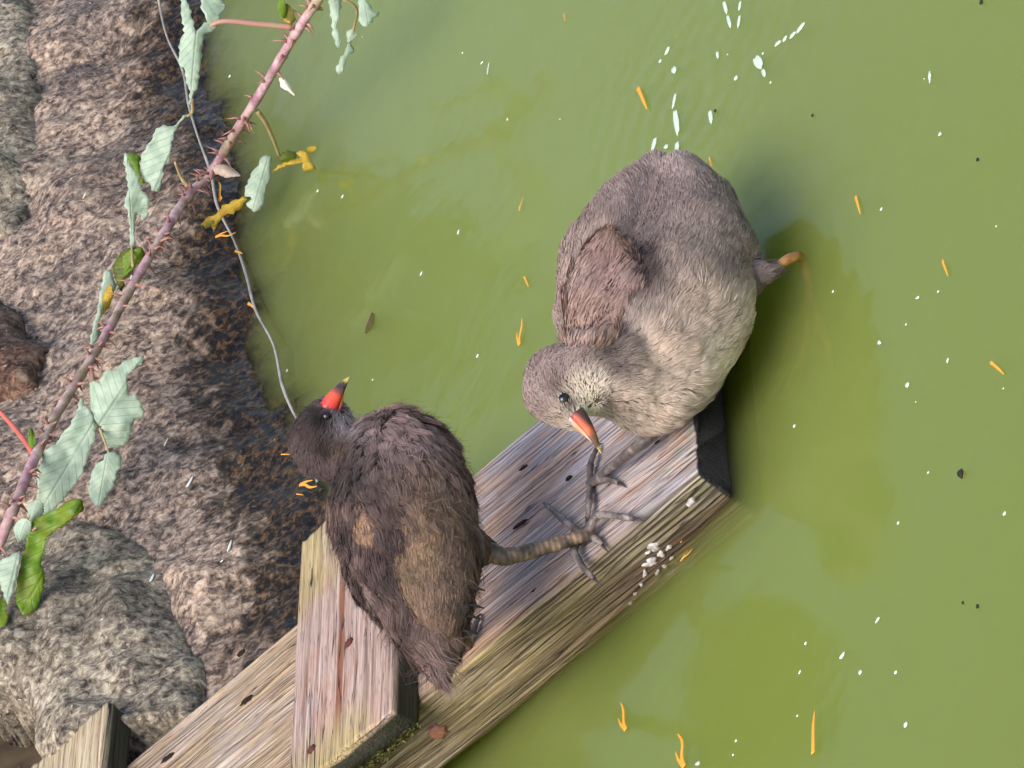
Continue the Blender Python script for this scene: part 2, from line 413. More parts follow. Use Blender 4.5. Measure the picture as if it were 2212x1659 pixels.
def build_ground():
    # earth under and behind the stones, going on along the bank
    g = plain('earth', (62, 52, 42), .95, .1, (90, 78, 60), 40)
    vv, ff = [], []
    for a in np.linspace(-6, 8, 57):
        for b in (-.35, -.12, .2, .5, .9, 1.4, 2.2, 4):
            P = w1 + a*bdir + b*bup; z = P[2]-.075
            if b > .9: z = min(z, .42)+.02*math.sin(a*5+b)
            vv.append((P[0], P[1], z))
    for i in range(56):
        for j in range(7): k = i*8+j; ff.append((k, k+8, k+9, k+1))
    tag(mesh_obj('bank', vv, ff, g), 'earth bank rising behind the stones', 'bank', kind='structure')
build_ground()
def build_ledge():
    # drowned shelf of dark silt, added to darken the water along the stones
    vv, ff = [], []; prof = [(.12, -.03), (.02, -.016), (-.05, -.022), (-.12, -.034), (-.19, -.055), (-.26, -.10), (-.36, -.22), (-.55, -.45)]
    A_ = np.linspace(-5, 7, 241)
    for a in A_:
        for k, (b, z) in enumerate(prof):
            w = .035*vnoise(A3([[a*6, k*.6, 1.0]]), 4)[0]+.02*vnoise(A3([[a*19, k*.9, 4.0]]), 4)[0]; P = w1+a*bdir+(b+w)*inl; vv.append((P[0], P[1], z+.006*vnoise(A3([[a*25, k*2., 2.]]), 6)[0]))
    n = len(prof)
    for i in range(len(A_)-1):
        for j in range(n-1): k = i*n+j; ff.append((k, k+n, k+n+1, k+1))
    tag(mesh_obj('darkening_ledge', vv, ff, plain('dark_silt', (40, 40, 30), .95, .1, (58, 54, 38), 60)), 'dark silty ledge added under the water to darken it along the stones', 'ledge', kind='structure')
build_ledge()
def build_shrub():  # unseen shrub, sized to block the sky's reflection along the stones
    root = empty('unseen_shrub', w1+1.9*bdir+.75*inl+A3([0, 0, .35])); tag(root, 'unseen dark leafy shrub on the bank, mirrored in the water along the stones', 'shrub')
    R = np.random.default_rng(5); n = 9000; a = R.uniform(-.1, 4.6, n); hh = R.random(n)**.8; zt = .95+.18*np.sin(a*3.1)+.1*np.sin(a*7.7+1)
    i_ = .62+.5*R.random(n)+.10*np.sin(a*5); z = .28+hh*(zt-.28)
    P = w1+a[:, None]*bdir+i_[:, None]*inl; P[:, 2] = z
    q = projN(P); P = P[(q[:, 0] < -60) | (q[:, 1] < -60) | (q[:, 1] > 1720)]; n = len(P)
    d = R.normal(size=(n, 3)); d[:, 2] -= .4; d /= np.linalg.norm(d, axis=1)[:, None]; e = np.cross(d, R.normal(size=(n, 3))); e /= np.linalg.norm(e, axis=1)[:, None]; L = R.uniform(.03, .06, n)[:, None]
    V_ = np.stack([P, P+d*L*.5+e*L*.32, P+d*L, P+d*L*.5-e*L*.32], 1).reshape(-1, 3); F_ = np.arange(n*4).reshape(-1, 4)
    tag(mesh_obj('foliage', V_, F_, plain('shrub_leaf', (48, 72, 28), .6, .3, (78, 104, 40), 20), root, False), kind='stuff')
    for k in range(9):
        b = w1+(.2+k*.5)*bdir+.85*inl; b[2] = .2
        tp = b+A3([.1*math.sin(k*3), .1*math.cos(k*2), .75]); mesh_obj('branch', *tube(smooth_path([b, (b+tp)/2+.04*bdir, tp], [.01, .008, .003], 4)[0], smooth_path([b, b, tp], [.01, .008, .003], 4)[1], 6), plain('bark', (70, 58, 48), .9), root)
build_shrub()

# ------------------------------------------------------------------ the ramp
def timber(name, length, width, thick, mat, parent, mw, ns, nt, seed, relief=.0012, chamf=.003, z_top=0.0):
    # closed swept board, long axis along local x, its grain as real ridges
    prof = []
    for y in np.linspace(chamf, width-chamf, nt): prof.append((y, 0.0, 0, 1))
    prof += [(width-chamf*.3, -chamf*.3, .7, .7)]
    for z in np.linspace(-chamf, -thick+chamf, max(6, nt//5)): prof.append((width, z, 1, 0))
    for y in np.linspace(width-chamf, chamf, 8): prof.append((y, -thick, 0, -1))
    for z in np.linspace(-thick+chamf, -chamf, max(8, nt//4)): prof.append((0.0, z, -1, 0))
    prof += [(chamf*.3, -chamf*.3, -.7, .7)]
    pr = A3(prof); m = len(pr); S = np.linspace(0, length, ns)
    ss, k = np.meshgrid(S, np.arange(m), indexing='ij'); ss = ss.ravel(); k = k.ravel(); q = pr[k]
    N3 = np.c_[ss*9, q[:, 0]*260, q[:, 1]*260+seed*7]; N4 = np.c_[ss*4, q[:, 0]*60, q[:, 1]*60+seed*3]
    dsp = relief*(.7*vnoise(N3, seed)+.8*vnoise(N4, seed+3)+.35*vnoise(np.c_[ss*40, q[:, 0]*420, q[:, 1]*420], seed+5))
    endw = np.clip(np.minimum(ss, length-ss)/.006, 0, 1)
    xo = ss + (1-endw)*.0022*vnoise(np.c_[q[:, 0]*160, q[:, 1]*160, np.full(len(q), seed)], seed+9)
    P = np.c_[xo, q[:, 0]+q[:, 2]*dsp, q[:, 1]+q[:, 3]*dsp+z_top]
    F = []
    for i in range(ns-1):
        for j in range(m): F.append((i*m+j, i*m+(j+1) % m, (i+1)*m+(j+1) % m, (i+1)*m+j))
    F += [tuple(range(m))[::-1], tuple(range((ns-1)*m, ns*m))]
    o = mesh_obj(name, P, F, mat, None, True, mw)
    if parent:
        o.parent = parent; o.matrix_parent_inverse = Matrix.Translation(parent.location).inverted()
    bm = bmesh.new(); bm.from_mesh(o.data); bmesh.ops.recalc_face_normals(bm, faces=bm.faces); bm.to_mesh(o.data); bm.free()
    return o
def build_ramp():
    root = empty('wooden_ramp', RA)
    tag(root, 'weathered wooden ramp with cross battens leading from the stones into the pond', 'ramp')
    L = 1.05; TH = .052
    mw = frame_mat(RA, dd, ee, nn)
    timber('plank', L, WID, TH, mat_wood('weathered_plank', 'grey'), root, mw, 330, 110, 3, .0013, .004)
    hc = .023
    s0, t0, _ = ramp_local(Bp(845, 1535, hc)); s1, _, _ = ramp_local(Bp(634, 1420, hc)); _, t1, _ = ramp_local(Bp(655, 1168, hc))
    # batten: local x runs across the ramp, y up-ramp
    m1 = frame_mat(RA+s0*dd+(t0)*ee+.0004*nn, ee, dd, -nn)
    def batten(sa, sb, ta, tb, mat, seed):
        m_ = frame_mat(RA+sb*dd+ta*ee-.0015*nn, ee, -dd, nn)
        return timber('batten', tb-ta, sb-sa, hc+.0015, mat, root, m_, 90, 50, seed, .0011, .0022, hc+.0015)
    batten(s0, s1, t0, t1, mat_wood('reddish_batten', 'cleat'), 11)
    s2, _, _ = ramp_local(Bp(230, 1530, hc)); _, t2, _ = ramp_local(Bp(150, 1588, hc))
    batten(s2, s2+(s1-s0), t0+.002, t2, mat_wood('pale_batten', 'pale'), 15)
    # nails, holes and dark knots
    dark = plain('knot_dark', (44, 32, 28), .9, .1); rust = plain('nail_rust', (150, 96, 76), .6, .3, (176, 122, 100)); brown = plain('old_nail', (84, 44, 36), .7)
    def disc(name, P, nrm, ax, ra, rb, h, mat):
        nrm = unit(nrm); ax = unit(ax-nrm*(ax @ nrm)); bx_ = np.cross(nrm, ax); V_, F_ = [], []
        for (rr, z) in ((1.0, -.001), (1.0, h*.5), (.7, h), (.0, h)):
            for k in range(14):
                w = 1+.16*math.sin(3*k+ra*9000); V_.append(P+nrm*z+ra*rr*w*math.cos(2*math.pi*k/14)*ax+rb*rr*w*math.sin(2*math.pi*k/14)*bx_)
        for i in range(3):
            for k in range(14): F_.append((i*14+k, i*14+(k+1) % 14, (i+1)*14+(k+1) % 14, (i+1)*14+k))
        return mesh_obj(name, V_, F_, mat, root)
    for (x, y, a, b) in ((1228, 1032, .0042, .003), (1322, 1045, .007, .0028), (1122, 1132, .010, .0025), (1152, 1272, .006, .005), (533, 1512, .011, .005), (362, 1637, .012, .005), (1130, 1010, .006, .0016), (1420, 955, .004, .002), (520, 1410, .006, .004)):
        disc('knot', Bp(x, y, .0005), nn, dd+.15*ee, a*.62, b*.55, .0005, dark)
    for (x, y) in ((672, 1618), (753, 1387)):
        disc('nail', Bp(x, y, hc+.0008), nn, dd, .0035, .003, .0008, brown)
    P = on_plane(945, 1578, RA, ee); disc('nail_head', P-.0012*ee, -ee, dd, .0062, .0058, .0018, rust)
    # moss lodged against the batten's end
    mm = plain('moss', (70, 70, 34), .95, .1, (128, 122, 70), 500); V_, F_ = [], []
    for i in range(420):
        s = s0-.004+random.random()*(s1-s0)*1.0; c = RA+s*dd+(t0-.001-random.random()**2*.005)*ee+(random.random()*.006)*nn
        dv = unit(-ee*random.uniform(.3, 1)+nn*random.uniform(-.2, 1)+dd*random.uniform(-.8, .8)); sv = unit(np.cross(dv, [random.uniform(-1, 1) for _ in range(3)])); ln = random.uniform(.002, .006)
        k = len(V_); V_ += [c-sv*.0007, c+sv*.0007, c+dv*ln]; F_.append((k, k+1, k+2))
    tag(mesh_obj('moss', V_, F_, mm, root, False), kind='stuff')
    # pale irregular lumps on the wet side
    wm = plain('pale_lump', (214, 206, 200), .35, .5, (150, 140, 134), 400); 
    def splat(P, nrm, ra, rb, seed):
        r = random.Random(seed); nrm = unit(nrm); ax = unit(dd+nn*r.uniform(-.8, .8)); ax = unit(ax-nrm*(ax @ nrm)); bx_ = np.cross(nrm, ax); V_, F_ = [], []; ph = [r.uniform(0, 6) for _ in range(3)]
        for (rr, z) in ((1.0, -.0016), (.95, .0002), (.6, .0007), (.0, .0006)):
            for k in range(18):
                th = 2*math.pi*k/18; w = 1+.30*math.sin(2*th+ph[0])+.22*math.sin(3*th+ph[1])+.16*math.sin(5*th+ph[2]); V_.append(P+nrm*z+ra*rr*w*math.cos(th)*ax+rb*rr*w*math.sin(th)*bx_)
        for i in range(3):
            for k in range(18): F_.append((i*18+k, i*18+(k+1) % 18, (i+1)*18+(k+1) % 18, (i+1)*18+k))
        mesh_obj('white_splash', V_, F_, wm, root)
    for i, (x, y, a) in enumerate(((1412, 1180, .0045), (1428, 1196, .003), (1405, 1214, .0048), (1444, 1182, .002), (1393, 1238, .0026), (1436, 1222, .0018), (1362, 1302, .0016), (1420, 1236, .0022), (1385, 1262, .0016), (1450, 1205, .0014), (1400, 1192, .0018), (1372, 1282, .0013))):
        splat(on_plane(x, y, RA, ee)-.0008*ee, -ee, a, a*.62, i)
    splat(Bp(1490, 1083, .0008), nn, .0034, .0018, 40)
    return root
build_ramp()

# ------------------------------------------------------------------ birds
def chain_balls(keys, m=5):
    out = []
    for (a, b) in zip(keys[:-1], keys[1:]):
        for k in range(m):
            t = k/m; out.append(tuple(a[i]*(1-t)+b[i]*t for i in range(4)))
    out.append(keys[-1]); return out
def ball_world(k, dc):
    P = V(k[0], k[1], dc+k[2]); return P, k[3]*(DIST+dc+k[2])/FOC
def fused_body(chains, dc, voxel=.0035, smooth=10):
    bm = bmesh.new()
    for ch in chains:
        for k in chain_balls(ch):
            P, r = ball_world(k, dc)
            bmesh.ops.create_icosphere(bm, subdivisions=3, radius=r, matrix=Matrix.Translation(Vector(P)))
    me = bpy.data.meshes.new('tmp'); bm.to_mesh(me); bm.free()
    o = bpy.data.objects.new('tmp', me); C.objects.link(o)
    r = o.modifiers.new('r', 'REMESH'); r.mode = 'VOXEL'; r.voxel_size = voxel
    s = o.modifiers.new('s', 'SMOOTH'); s.iterations = smooth; s.factor = .5
    dg = bpy.context.evaluated_depsgraph_get(); ev = o.evaluated_get(dg); me2 = bpy.data.meshes.new_from_object(ev)
    bpy.data.objects.remove(o); bpy.data.meshes.remove(me)
    me2.materials.clear(); me2.shade_smooth()
    return me2
def tri_arrays(me):
    me.calc_loop_triangles(); n = len(me.vertices); v = np.empty(n*3); me.vertices.foreach_get('co', v); v = v.reshape(-1, 3)
    t = np.empty(len(me.loop_triangles)*3, int); me.loop_triangles.foreach_get('vertices', t); t = t.reshape(-1, 3)
    nr = np.empty(n*3); me.vertices.foreach_get('normal', nr); return v, t, nr.reshape(-1, 3)
def bvh_of(me):
    v, t, n = tri_arrays(me); return BVHTree.FromPolygons([Vector(p) for p in v], [tuple(int(i) for i in f) for f in t])
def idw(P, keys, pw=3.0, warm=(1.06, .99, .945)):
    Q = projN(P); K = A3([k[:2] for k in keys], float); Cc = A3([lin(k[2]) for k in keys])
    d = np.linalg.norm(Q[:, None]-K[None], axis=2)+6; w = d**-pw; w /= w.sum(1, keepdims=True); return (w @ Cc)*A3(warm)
def strands(name, me, count, flow, length, colors, parent, mat, width=.0009, lift=(.12, .34), jit=.35, seed=1, clump=.5, mask=None, nclump=0, cf=.5, ccol=.14):
    R = np.random.default_rng(seed); v, t, nr = tri_arrays(me)
    a, b, c = v[t[:, 0]], v[t[:, 1]], v[t[:, 2]]; ar = np.linalg.norm(np.cross(b-a, c-a), axis=1)
    f = R.choice(len(t), count, p=ar/ar.sum()); r1 = np.sqrt(R.random(count)); r2 = R.random(count)
    w = np.c_[1-r1, r1*(1-r2), r1*r2]
    P = (a[f]*w[:, :1]+b[f]*w[:, 1:2]+c[f]*w[:, 2:]); N = nr[t[f, 0]]*w[:, :1]+nr[t[f, 1]]*w[:, 1:2]+nr[t[f, 2]]*w[:, 2:]
    N /= np.linalg.norm(N, axis=1, keepdims=True)+1e-9
    if mask is not None:
        k = mask(P); P, N = P[k], N[k]
    n = len(P)
    T = flow(P); T = T-N*(T*N).sum(1, keepdims=True); T /= np.linalg.norm(T, axis=1, keepdims=True)+1e-9
    B = np.cross(N, T)
    ang = R.normal(0, jit*.45, n) + clump*fbm(P*75, 2, seed)*.9
    T2 = T*np.cos(ang)[:, None]+B*np.sin(ang)[:, None]; B2 = np.cross(N, T2)
    L = length(P)*R.uniform(.65, 1.25, n); la = R.uniform(lift[0], lift[1], n)*(1+.6*fbm(P*60+5, 2, seed+2))
    d1 = T2*np.cos(la)[:, None]+N*np.sin(la)[:, None]; d2 = T2*np.cos(la*.25)[:, None]+N*np.sin(la*.25)[:, None]
    wd = width*R.uniform(.7, 1.4, n)
    p0 = P-.0012*N; p1 = P+d1*(L*.5)[:, None]; p2 = p1+d2*(L*.5)[:, None]; cvar = np.ones(n)
    if nclump:
        ci = R.choice(n, min(nclump, n), replace=False); kd = KDTree(len(ci))
        for q, i in enumerate(ci): kd.insert(Vector(P[i]), q)
        kd.balance(); own = A3([kd.find(Vector(p))[1] for p in P]); own = ci[own]
        cl = R.uniform(.8, 1.25, n)[own]; tipc = P[own]+(p2[own]-P[own])*cl[:, None]+N[own]*(R.uniform(0, .0016, n)[own])[:, None]
        cf = (cf*np.clip((length(P)-.004)/.006, .12, 1))[:, None]; p2 = p2*(1-cf)+tipc*cf; p1 = p1*(1-cf*.35)+(P[own]*.5+tipc*.5)*cf*.35+N*.0006
        cvar = np.clip(R.normal(1, ccol, n), .6, 1.45)[own]
        cvar = 1+(cvar*(1.07-.2*np.clip(np.linalg.norm(P-P[own], axis=1)/.006, 0, 1))-1)*np.clip((length(P)-.004)/.006, .15, 1)
    tw = R.normal(0, .35, n); S = B2*np.cos(tw)[:, None]+N*np.sin(tw)[:, None]
    S = S*wd[:, None]
    VV = np.stack([p0-S, p0+S, p1+S*.8, p1-S*.8, p2], 1).reshape(-1, 3)
    base = np.arange(n)*5
    loops = np.stack([base, base+1, base+2, base+3, base+3, base+2, base+4], 1).ravel()
    ls = np.stack([np.arange(n)*7, np.arange(n)*7+4], 1).ravel(); lt = np.tile([4, 3], n)
    m2 = bpy.data.meshes.new(name); m2.vertices.add(n*5); m2.vertices.foreach_set('co', VV.ravel()); m2.loops.add(n*7); m2.loops.foreach_set('vertex_index', loops)
    m2.polygons.add(n*2); m2.polygons.foreach_set('loop_start', ls); m2.polygons.foreach_set('loop_total', lt); m2.update(); m2.validate()
    col = colors(P); var = np.clip(1+.12*fbm(P*90, 2, seed+7)+R.normal(0, .04, n), .5, 1.6)[:, None]*cvar[:, None]; col = np.clip(col*var, .003, .95)
    at = m2.color_attributes.new('Col', 'FLOAT_COLOR', 'POINT')
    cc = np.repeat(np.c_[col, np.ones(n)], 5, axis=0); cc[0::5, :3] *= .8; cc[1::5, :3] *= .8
    at.data.foreach_set('color', cc.ravel()); m2.materials.append(mat); m2.shade_smooth()
    o = bpy.data.objects.new(name, m2); C.objects.link(o); o.parent = parent; o.matrix_parent_inverse = world_of(parent).inverted()
    tag(o, kind='stuff'); return o
def flow_from(chain, dc):
    ks = [ball_world(k, dc)[0] for k in chain_balls(chain, 3)]; K = A3(ks); D_ = np.gradient(K, axis=0); D_ /= np.linalg.norm(D_, axis=1, keepdims=True)+1e-9
    def fl(P):
        d = np.linalg.norm(P[:, None]-K[None], axis=2); w = d**-4.0; w /= w.sum(1, keepdims=True); return -(w @ D_)     # chain runs tail to beak, feathers lie back
    return fl
def surface_patch(poly, bvh, thick, step=9.0, rnd=45.0, seed=0, grad=None):
    # a folded wing lying on the flank: outline follows the body surface, with its own thickness
    pl = A3(poly, float); lo, hi = pl.min(0)-step, pl.max(0)+step
    nx, ny = int((hi[0]-lo[0])/step)+1, int((hi[1]-lo[1])/step)+1
    gx, gy = np.meshgrid(lo[0]+np.arange(nx)*step, lo[1]+np.arange(ny)*step); P2 = np.stack([gx.ravel(), gy.ravel()], 1)
    keep = inside(P2, pl); hits = {}
    for i in np.nonzero(keep)[0]:
        r = unit(ray(*P2[i])); h = bvh.ray_cast(Vector(cam_p), Vector(r))
        if h[0] is None: keep[i] = False
        else: hits[i] = (A3(h[0]), A3(h[1]))
    used, F = patch_mesh(P2, keep, nx, ny); ids = np.nonzero(used)[0]
    d = edge_dist(P2[ids], pl); s = np.clip(d/rnd, 0, 1); dome = np.sqrt(np.clip(1-(1-s)**2, 0, 1))
    gq = np.ones(len(ids)) if grad is None else np.clip((P2[ids] @ A3(grad[:2])-grad[2])/(grad[3]-grad[2]), 0, 1)
    top = A3([hits[i][0]+hits[i][1]*(-.002+(thick*(.25+.75*g_))*q) for i, q, g_ in zip(ids, dome, gq)]); bot = A3([hits[i][0]-hits[i][1]*.004 for i in ids])
    n0 = len(top); edges = {(int(a), int(b)) for f in F for a, b in zip(f, np.roll(f, -1))}
    side = [(a, a+n0, b+n0, b) for (a, b) in edges if (b, a) not in edges]
    return np.r_[top, bot], list(map(tuple, F))+[tuple(f[::-1]) for f in (F+n0)]+side, n0
def wing(poly, bvh, thick, parent, skin, fmat, flowv, cols, count, length, seed, width=.0006, name='wing', grad=None, wmul=1.75):
    v, f, n0 = surface_patch(poly, bvh, thick, grad=grad)
    o = mesh_obj(name, v, f, skin, parent)
    bm = bmesh.new(); bm.from_mesh(o.data); bmesh.ops.recalc_face_normals(bm, faces=bm.faces); bmesh.ops.smooth_vert(bm, verts=bm.verts, factor=.5, use_axis_x=True, use_axis_y=True, use_axis_z=True); bm.to_mesh(o.data); bm.free(); o.data.shade_smooth()
    strands('wing_feathers', o.data, count, lambda P: np.tile(flowv, (len(P), 1)), lambda P: np.full(len(P), length), lambda P: cols(P)*wmul, o, fmat, width, (.03, .13), .16, seed, .12, nclump=int(count/90), cf=.25, ccol=.06)
    return o
def leg_tube(name, pts, rad, mat, parent, seg=12):
    P, R = smooth_path(pts, rad, 6); R = [r*(1+.05*math.sin(i*1.7)) for i, r in enumerate(R)]
    return mesh_obj(name, *tube(P, R, seg), mat, parent)
def beak(base, tip, r0, parent, mats, side, up_):
    # two mandibles: deep at the face, narrowing to a point
    ax = unit(tip-base); Ln = np.linalg.norm(tip-base); up_ = unit(up_-ax*(up_ @ ax)); sd_ = np.cross(ax, up_)
    def mand(sign, depth, droop, len_):
        V_, F_ = [], []; n, seg = 12, 10
        for i in range(n):
            t = i/(n-1); c = base+ax*(Ln*len_*t)+up_*(sign*r0*.04*(1-t)+droop*r0*t*t); w = r0*.78*(1-t)**.8+.0004; h = r0*depth*(1-t**1.5)**.9+.0004
            for k in range(seg):
                th = math.pi*k/(seg-1); V_.append(c+sd_*w*math.cos(th)+up_*sign*h*math.sin(th))
        for i in range(n-1):
            for k in range(seg): F_.append((i*seg+k, i*seg+(k+1) % seg, (i+1)*seg+(k+1) % seg, (i+1)*seg+k))
        F_ += [tuple(range(seg)), tuple(range((n-1)*seg, n*seg))]
        return V_, F_
    out = []
    for nm, sgn, dp, dr, ln, m in (('upper_beak', 1, 1.0, -.42, 1.0, mats[0]), ('lower_beak', -1, .62, -.05, .9, mats[1])):
        v, f = mand(sgn, dp, dr, ln); mw = frame_mat(base, ax, sd_, up_); inv = np.array(mw.inverted())
        vl = [inv[:3, :3] @ p + inv[:3, 3] for p in v]
        o = mesh_obj(nm, vl, f, m, None, True, mw); o.parent = parent; o.matrix_parent_inverse = world_of(parent).inverted(); out.append(o)
        bm = bmesh.new(); bm.from_mesh(o.data); bmesh.ops.recalc_face_normals(bm, faces=bm.faces); bm.to_mesh(o.data); bm.free()
    return out
def mat_beak(name, L, stops, ridge=None):
    t = NT(name, .35, .5); v = t.coord(); X = t.xyz(v)[0]; f = t.noise(v, 500, 3)
    g = t.math('ADD', t.math('DIVIDE', X, L), t.math('MULTIPLY', t.math('SUBTRACT', f, .5), .25))
    c = t.ramp(g, stops)
    if ridge: c = t.mix(t.mrange(t.xyz(v)[2], .0028, .0052), c, ridge)
    t.col(c); return t.m
def eye(px, py, bvh, r, parent, out=.35):
    h = bvh.ray_cast(Vector(cam_p), Vector(unit(ray(px, py)))); P = A3(h[0])+A3(h[1])*r*out
    bm = bmesh.new(); bmesh.ops.create_icosphere(bm, subdivisions=3, radius=r, matrix=Matrix.Translation(Vector(P))); me = bpy.data.meshes.new('eye'); bm.to_mesh(me); bm.free(); me.shade_smooth()
    me.materials.append(EYE); o = bpy.data.objects.new('eye', me); C.objects.link(o); o.parent = parent; o.matrix_parent_inverse = world_of(parent).inverted()
    return o
EYE = plain('eye_dark', (14, 12, 14), .08, .6)
FEATH = mat_attr('feather')
def scaly(name, base, dark, pale, along=None):
    t = NT(name, .42, .4); v = t.coord(); f = t.noise(v, 110, 3); g = t.noise(v, 420, 2)
    c = t.ramp(f, [(.32, dark), (.52, base), (.7, pale)])
    if along is not None:
        d = t.n('ShaderNodeVectorMath', operation='DOT_PRODUCT'); t.l(v, d.inputs[0]); d.inputs[1].default_value = tuple(along)
        ph = t.math('ADD', t.math('MULTIPLY', d.outputs['Value'], 2*math.pi/.0036), t.math('MULTIPLY', f, 3.)); sn = t.math('SINE', ph)
        c = t.mix(t.math('MULTIPLY', t.mrange(sn, .55, .95), .35), c, dark); t.bump(sn, .25, .0006)
    else: t.bump(g, .3, .0005)
    t.col(c); return t.m
_lv = unit(V(1267, 1156, -.306)-V(1096, 1202, -.318))
LEGB = scaly('leg_brown', (112, 94, 80), (66, 56, 50), (168, 136, 108), _lv); LEGO = scaly('leg_orange', (184, 134, 72), (138, 96, 54), (214, 176, 112)); TOE = scaly('toe_grey', (98, 88, 84), (58, 51, 50), (156, 142, 134))

CLAW = plain('claw', (60, 52, 50), .4, .4)
def toe(pts_px, rad, mat, parent, lift=.0025, arch=0.0):
    pts = []
    for i, q in enumerate(pts_px):
        h = lift+(q[2] if len(q) > 2 else 0); pts.append(Bp(q[0], q[1], h))
    P, R = smooth_path(pts, rad, 6); n = len(R)
    R = [.74*r*(1+(.22 if i % 5 == 0 and i > 1 else 0)) for i, r in enumerate(R)]
    o = mesh_obj('toe', *tube(P[:-2], R[:-2], 10), mat, parent)
    e = P[-3]; ax = unit(P[-2]-P[-4]); mesh_obj('claw', *tube([e, e+ax*.003+nn*.0006, e+ax*.006-nn*.0004, e+ax*.008-nn*.0018], [R[-3]*.8, R[-3]*.62, R[-3]*.35, .0001], 8), CLAW, parent)
    return o

def right_bird():
    dc = -.28
    base = W(1600, 690); root = empty('moorhen_chick', base)
    tag(root, 'grey brown young moorhen climbing from the water onto the ramp, head bent down', 'bird', 'young moorhens')
    tail = [(1475, 382, .07, 50), (1500, 470, .045, 98), (1500, 570, .01, 137), (1466, 675, -.02, 157), (1412, 768, -.038, 152), (1398, 812, -.045, 124)]
    back = [(1420, 374, .09, 42), (1368, 470, .075, 90), (1325, 570, .05, 116), (1312, 680, .02, 112), (1340, 760, -.01, 112)]
    neck = [(1400, 812, -.045, 120), (1330, 806, -.065, 96), (1270, 812, -.075, 80), (1208, 826, -.072, 74)]
    head = [(1208, 824, -.072, 78), (1196, 850, -.075, 66), (1222, 880, -.085, 46), (1246, 905, -.092, 25)]
    me = fused_body([tail, back, neck, head], dc, smooth=6); bvh = bvh_of(me)
    skin = plain('skin_grey', (92, 82, 76), .9, .1); me.materials.append(skin)
    body = bpy.data.objects.new('body', me); C.objects.link(body); body.parent = root; body.matrix_parent_inverse = world_of(root).inverted()
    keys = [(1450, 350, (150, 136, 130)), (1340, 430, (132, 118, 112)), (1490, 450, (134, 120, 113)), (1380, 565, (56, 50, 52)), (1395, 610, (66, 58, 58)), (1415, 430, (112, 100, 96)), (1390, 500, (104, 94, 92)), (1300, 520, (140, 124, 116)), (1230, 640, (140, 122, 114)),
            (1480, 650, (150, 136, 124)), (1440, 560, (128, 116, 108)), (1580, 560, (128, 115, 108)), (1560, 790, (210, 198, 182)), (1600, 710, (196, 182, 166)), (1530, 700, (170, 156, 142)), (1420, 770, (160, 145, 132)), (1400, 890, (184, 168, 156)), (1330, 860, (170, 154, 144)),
            (1170, 800, (126, 112, 108)), (1180, 890, (118, 105, 101)), (1210, 790, (118, 104, 101)), (1150, 850, (128, 114, 110)), (1270, 855, (212, 204, 190)), (1264, 888, (212, 204, 190)), (1280, 872, (212, 204, 190)), (1276, 838, (196, 186, 172)), (1258, 866, (190, 180, 166)), (1250, 770, (124, 110, 106)), (1300, 765, (76, 68, 67)), (1320, 800, (92, 82, 80)), (1215, 895, (150, 138, 126)), (1200, 838, (100, 88, 84)), (1236, 880, (84, 74, 70)), (1190, 820, (120, 106, 102)), (1304, 870, (84, 74, 70))]  # dark keys paint shade under the cheek and in neck and wing hollows
    full = tail+neck[1:]+head[1:]
    def ln(P):
        q = projN(P); hd = np.clip((np.linalg.norm(q-A3([1205, 840]), axis=1)-70)/90, 0, 1); return .0042+hd*.0075
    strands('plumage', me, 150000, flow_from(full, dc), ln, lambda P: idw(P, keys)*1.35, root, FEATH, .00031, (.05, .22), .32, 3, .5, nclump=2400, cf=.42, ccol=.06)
    # wing of small brown coverts, its tip lifted over a dark hollow
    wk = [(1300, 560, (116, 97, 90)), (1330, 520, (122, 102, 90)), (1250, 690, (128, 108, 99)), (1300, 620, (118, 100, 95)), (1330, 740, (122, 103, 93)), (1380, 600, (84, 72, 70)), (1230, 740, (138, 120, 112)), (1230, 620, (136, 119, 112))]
    fl = unit(V(1330, 500, dc)-V(1270, 740, dc))
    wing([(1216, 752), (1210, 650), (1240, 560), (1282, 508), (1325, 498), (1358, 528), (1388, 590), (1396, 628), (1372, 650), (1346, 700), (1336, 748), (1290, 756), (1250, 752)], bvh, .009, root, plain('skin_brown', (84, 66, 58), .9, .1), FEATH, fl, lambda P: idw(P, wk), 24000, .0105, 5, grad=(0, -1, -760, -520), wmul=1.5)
    wk2 = [(1370, 640, (186, 166, 146)), (1345, 720, (170, 150, 134)), (1400, 560, (146, 130, 120))]
    # eye, beak
    eye(1219, 860, bvh, .0044, root, -.5)
    b0, b1 = V(1240, 898, dc-.094), V(1306, 974, dc-.100); Lb = np.linalg.norm(b1-b0)
    mu = mat_beak('beak_orange_upper', Lb, [(.0, (110, 74, 62)), (.10, (212, 84, 56)), (.45, (220, 108, 66)), (.62, (112, 74, 48)), (.82, (84, 58, 42)), (.95, (222, 190, 120))], (70, 50, 46))
    ml = mat_beak('beak_orange_lower', Lb, [(.0, (206, 186, 176)), (.3, (236, 150, 110)), (.6, (210, 190, 170)), (.8, (240, 216, 150)), (.95, (246, 226, 160))])
    upb = unit(V(1290, 920, dc-.10)-V(1260, 945, dc-.095)); beak(b0, b1, .0070, root, (mu, ml), None, upb)
    # near leg reaching down into the pond
    kn = W(1712, 556, .003); hip = V(1560, 620, dc+.0); J = V(1648, 590, dep(kn)*.8+(dc-.03)*.2)
    lg = leg_tube('thigh', [hip, V(1625, 595, (dep(J)+dep(hip))/2), J, V(1676, 580, dep(kn))], [.014, .011, .0062, .0034], plain('thigh_feathers', (98, 84, 80), .9, .1, (126, 112, 104)), root)
    strands('thigh_down', lg.data, 5000, lambda P: np.tile(unit(kn-hip), (len(P), 1)), lambda P: np.full(len(P), .007), lambda P: np.tile(lin((140, 124, 116)), (len(P), 1)), lg, FEATH, .0004, (.05, .25), .3, 8, .4)
